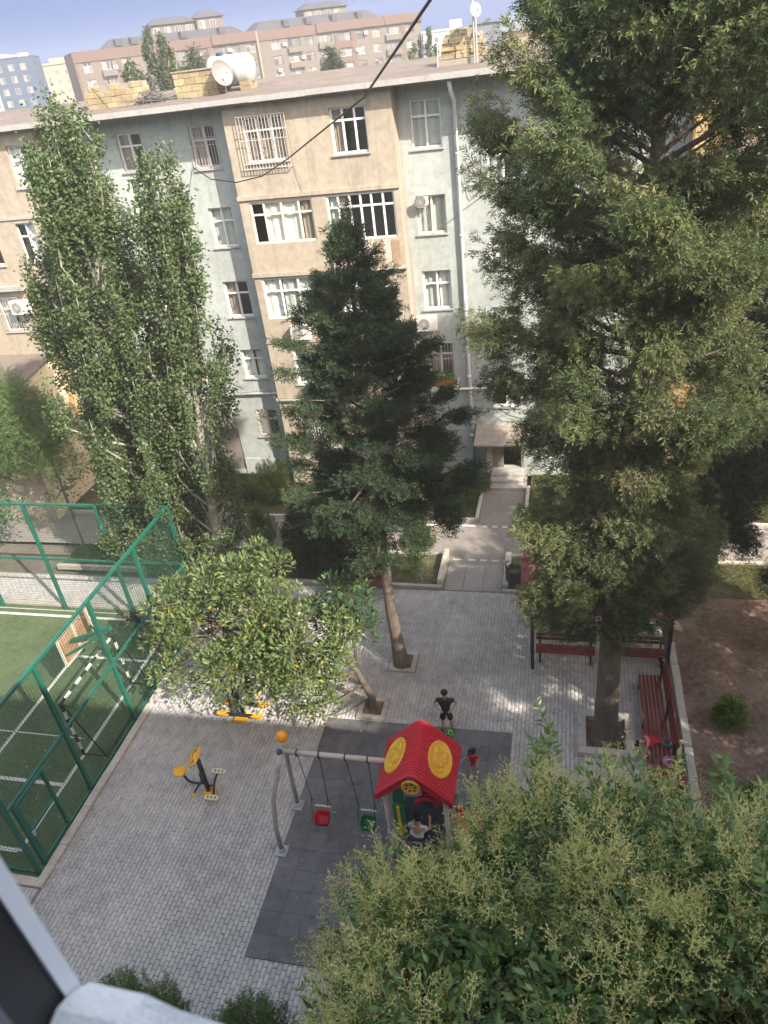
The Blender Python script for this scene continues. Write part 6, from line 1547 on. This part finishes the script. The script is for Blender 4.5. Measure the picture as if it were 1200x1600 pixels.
    for s in 'LR':
        a, e = V('a'+s), V('t'+s); d = (e-a); d = Vector((d.x, d.y, 0)) if Vector((d.x,d.y,0)).length > .02*h else d; d.normalize(); c = a.lerp(e, .5); 
        zdir = Vector((0,0,1)) if abs(d.z) < .7 else Vector((0,1,0)); x = d.cross(zdir).normalized(); z = x.cross(d); q2 = Matrix((x, d, z)).transposed()
        part(MB().ell(c+d*.01*h, (.030*h,.075*h,.028*h), 12, 8, q2), 'shoe', shoes, t, True)
    return t
ST = dict(pel=(0,0,.52), spi=(0,.005,.61), che=(0,.0,.72), nec=(0,-.002,.825), hd0=(0,-.012,.885), hd1=(0,-.014,.935),
          sL=(.115,0,.785), sR=(-.115,0,.785), pL=(.05,0,.49), pR=(-.05,0,.49), kL=(.075,-.01,.28), kR=(-.07,-.01,.28), aL=(.09,.015,.05), aR=(-.085,.015,.05), tL=(.11,-.075,.022), tR=(-.10,-.075,.022))
J = dict(ST, eL=(.200,.045,.665), eR=(-.200,.045,.665), wL=(.125,-.045,.575), wR=(-.125,-.045,.575), hL=(.085,-.065,.555), hR=(-.085,-.065,.555), face=(.05,-1,-.25))
person('boy in black shirt and shorts standing hands on hips at the mat edge', (-2.96,13.92,.0), R(4), 1.52, J, 'cloth_blk', 'cloth_blk', 'blk', leg=.99)
J = dict(ST, hd1=(0,-.02,.945), hd0=(0,-.012,.885), eL=(.165,.0,.66), eR=(-.175,-.02,.67), wL=(.16,-.05,.56), wR=(-.25,-.09,.60), hL=(.155,-.08,.53), hR=(-.285,-.11,.585), kL=(.07,.03,.28), aL=(.08,.13,.09), tL=(.09,.06,.03), kR=(-.05,-.05,.28), aR=(-.05,-.06,.05), tR=(-.05,-.145,.022), face=(-.4,-1,-.1))
person('small child in red outfit and dark brimmed hat walking across the rubber mat', (-2.09,12.52,.02), R(-12), .94, J, 'cloth_red', 'cloth_red', 'shoe_w', hat='cloth_blk', leg=.55)
J = dict(ST, che=(0,-.05,.715), nec=(0,-.09,.81), hd0=(0,-.115,.86), hd1=(0,-.13,.905), sL=(.115,-.06,.775), sR=(-.115,-.06,.775), eL=(.14,-.16,.66), eR=(-.15,-.15,.66), wL=(.10,-.28,.64), wR=(-.10,-.28,.66), hL=(.09,-.31,.645), hR=(-.09,-.31,.665))
person('person in loose white shirt and dark trousers under the red play roof', (-3.05,9.95,.02), R(170), 1.55, J, 'cloth_wht', 'cloth_blk', 'blk', leg=1.7)
# child in red bending down off the bench
J = dict(pel=(0,.10,.50), spi=(0,.0,.545), che=(0,-.115,.545), nec=(0,-.20,.50), hd0=(0,-.25,.485), hd1=(.01,-.29,.47), face=(0,-.4,-1),
         sL=(.11,-.14,.53), sR=(-.11,-.14,.53), eL=(.14,-.20,.39), eR=(-.13,-.13,.40), wL=(.13,-.235,.25), wR=(-.10,-.20,.32), hL=(.125,-.245,.215), hR=(-.085,-.215,.30),
         pL=(.05,.13,.46), pR=(-.05,.13,.46), kL=(.07,.30,.38), kR=(-.07,.27,.38), aL=(.07,.50,.46), aR=(-.07,.47,.36), tL=(.07,.56,.50), tR=(-.07,.55,.35))
person('child in red shirt and grey trousers kneeling on the long bench, reaching down', (2.32,13.55,0.0), R(-78), 1.34, J, 'cloth_red', 'cloth_gry', 'shoe_w', leg=1.8)
solo(MB().ell((1.93,13.08,.07), (.07,.10,.06), 12, 8), 'shoe', 'shoe_w', 'single white shoe on the paving by the bent child', 'shoe', smooth=True)
J = dict(ST, spi=(0,-.05,.60), che=(0,-.15,.66), nec=(0,-.24,.70), hd0=(0,-.29,.73), hd1=(0,-.33,.75), sL=(.11,-.17,.70), sR=(-.11,-.17,.70), eL=(.15,-.17,.57), eR=(-.15,-.20,.57), wL=(.13,-.27,.50), wR=(-.12,-.29,.49), hL=(.12,-.30,.48), hR=(-.11,-.32,.47), kL=(.06,-.09,.29), kR=(-.06,.03,.28), aL=(.06,.02,.06), aR=(-.06,.13,.07), tL=(.06,-.07,.02), tR=(-.06,.05,.02), face=(0,-1,-.3))
person('player in dark clothes leaning forward at the far corner of the turf court', (-13.7,16.75,0), R(-75), 1.5, J, 'cloth_blk', 'cloth_blk', 'blk', leg=.7)
bg_ = thing('bag', 'shiny pink and purple plastic bag lying on the long bench', 'bag', (2.62, 13.05, .45))
f = MB(); f.ell((2.62,13.05,.56), (.15,.12,.11), 14, 10); f.v = [(x+random.uniform(-.025,.025), y+random.uniform(-.025,.025), z+random.uniform(-.02,.02)) for x, y, z in f.v]; part(f, 'sack', 'pinkbag', bg_)
f = MB(); f.tube([(2.55,13.0,.62),(2.56,12.96,.72),(2.66,12.98,.72),(2.68,13.02,.62)], .012, 6); part(f, 'handle', 'wht', bg_)
bl_ = thing('ball', 'green football with dark patches at the feet of the boy in black', 'ball', (-2.86, 13.70, .02))
part(MB().ell((-2.86,13.70,.135), (.115,.115,.115), 18, 12), 'shell', 'ball_g', bl_, True)
for d in ((.3,-.5,.8),(-.6,-.3,.7),(.1,.5,.85),(.8,.1,.5),(-.3,-.9,.2)):
    v = Vector(d).normalized(); q = v.to_track_quat('Z','Y').to_matrix(); part(MB().ell(Vector((-2.86,13.70,.135))+v*.108, (.036,.036,.012), 10, 6, q), 'patch', 'blk', bl_, True)

# ------------------------------------------------------------------ litter, grass
def specks(name, n, area, size, z, lab_rn=(0,1), m='litter'):
    V = []; F = []; rn = []
    k = 0
    while k < n:
        x = random.uniform(area[0], area[2]); y = random.uniform(area[1], area[3]); a = random.uniform(0,6.28); s = size*random.uniform(.5,1.5)
        c = np.array([x,y,z+.006]); d = np.array([math.cos(a),math.sin(a),random.uniform(0,.3)])*s; e = np.array([-math.sin(a),math.cos(a),random.uniform(0,.3)])*s*.5
        o = 4*k; V += [c-d, c+e, c+d, c-e]; F += [(o,o+1,o+2),(o,o+2,o+3)]; r = random.uniform(*lab_rn); rn += [r, r]; k += 1
    np_obj(name, V, F, rn, m, None, 'stuff')
specks('fallen_leaves', 420, (-11.5,5,2.5,19.5), .022, .0, (0,.15), 'soil_bits'); specks('litter', 150, (-11.6,3,3,19.5), .022, .0, (.3,1)); specks('litter', 40, (-6.3,7.4,-2,13.8), .03, .022, (.5,1)); specks('litter', 120, (-16,8.8,-12.3,17), .03, 0, (.3,1))
specks('fallen_leaves', 1300, (3.4,5,14,20), .028, .05, (0,.5)); specks('fallen_leaves', 500, (-13,20.2,-4.2,22), .03, .05, (0,.7)); specks('fallen_leaves', 300, (-12,22.2,-2,24.2), .02, 0, (0,.5))
def grass(n, area, h, z, dens=None):
    P = np.stack([rng.uniform(area[0],area[2],n), rng.uniform(area[1],area[3],n), np.full(n,z)], 1)
    if dens is not None: P = P[dens(P[:,0],P[:,1])]
    n = len(P); T = np.array([(-.12,0,0),(.12,0,0),(0,1,.1)]); F = np.array([(0,1,2)])
    V, FF = scatter(P, np.array([0,0,1.0])+rng.normal(0,.45,(n,3))*np.array([1,1,.2]), h*rng.uniform(.5,1.4,n), T, F)
    np_obj('grass', V, FF, np.clip(rng.normal(.4,.25,n),0,1), 'grassm', None, 'stuff')
patch = lambda x, y: (np.sin(x*1.3+np.sin(y*2.1))+np.cos(y*1.9+x*.5)+rng.normal(0,.5,len(x))) > -.2
grass(60000, (-17,24.45,-3.35,27.9), .11, .05, patch); grass(30000, (-1.28,24.45,8,27.9), .11, .05); grass(26000, (-13,20.2,-4.2,21.98), .07, .05, lambda x, y: patch(x, y) & (x < -4.9)); grass(14000, (-1.7,20.2,9,21.98), .09, .05, patch); grass(12000, (-19.3,20.6,-14.3,21.98), .08, .05, patch); grass(7000, (4,13,12,20), .07, .04, lambda x, y: np.sin(x*1.1+y*.8) > .55)

# ------------------------------------------------------------------ thin haze over the distance, also added to lift the dark tones
hz_ = MB().box(-280, -45, -1.3, 150, 345, 30.8)
hz_ = solo(hz_, 'haze', None, kind='stuff')
hm = bpy.data.materials.new('haze'); hm.use_nodes = True; hn = hm.node_tree.nodes; hn.remove(hn['Principled BSDF'])
pvn = hn.new('ShaderNodeVolumePrincipled'); pvn.inputs['Color'].default_value = (0.92, 0.92, 0.92, 1); pvn.inputs['Density'].default_value = 0.0009; pvn.inputs['Anisotropy'].default_value = 0.0
hm.node_tree.links.new(pvn.outputs[0], hn['Material Output'].inputs['Volume']); hz_.data.materials.append(hm)
SC.cycles.volume_bounces = 0
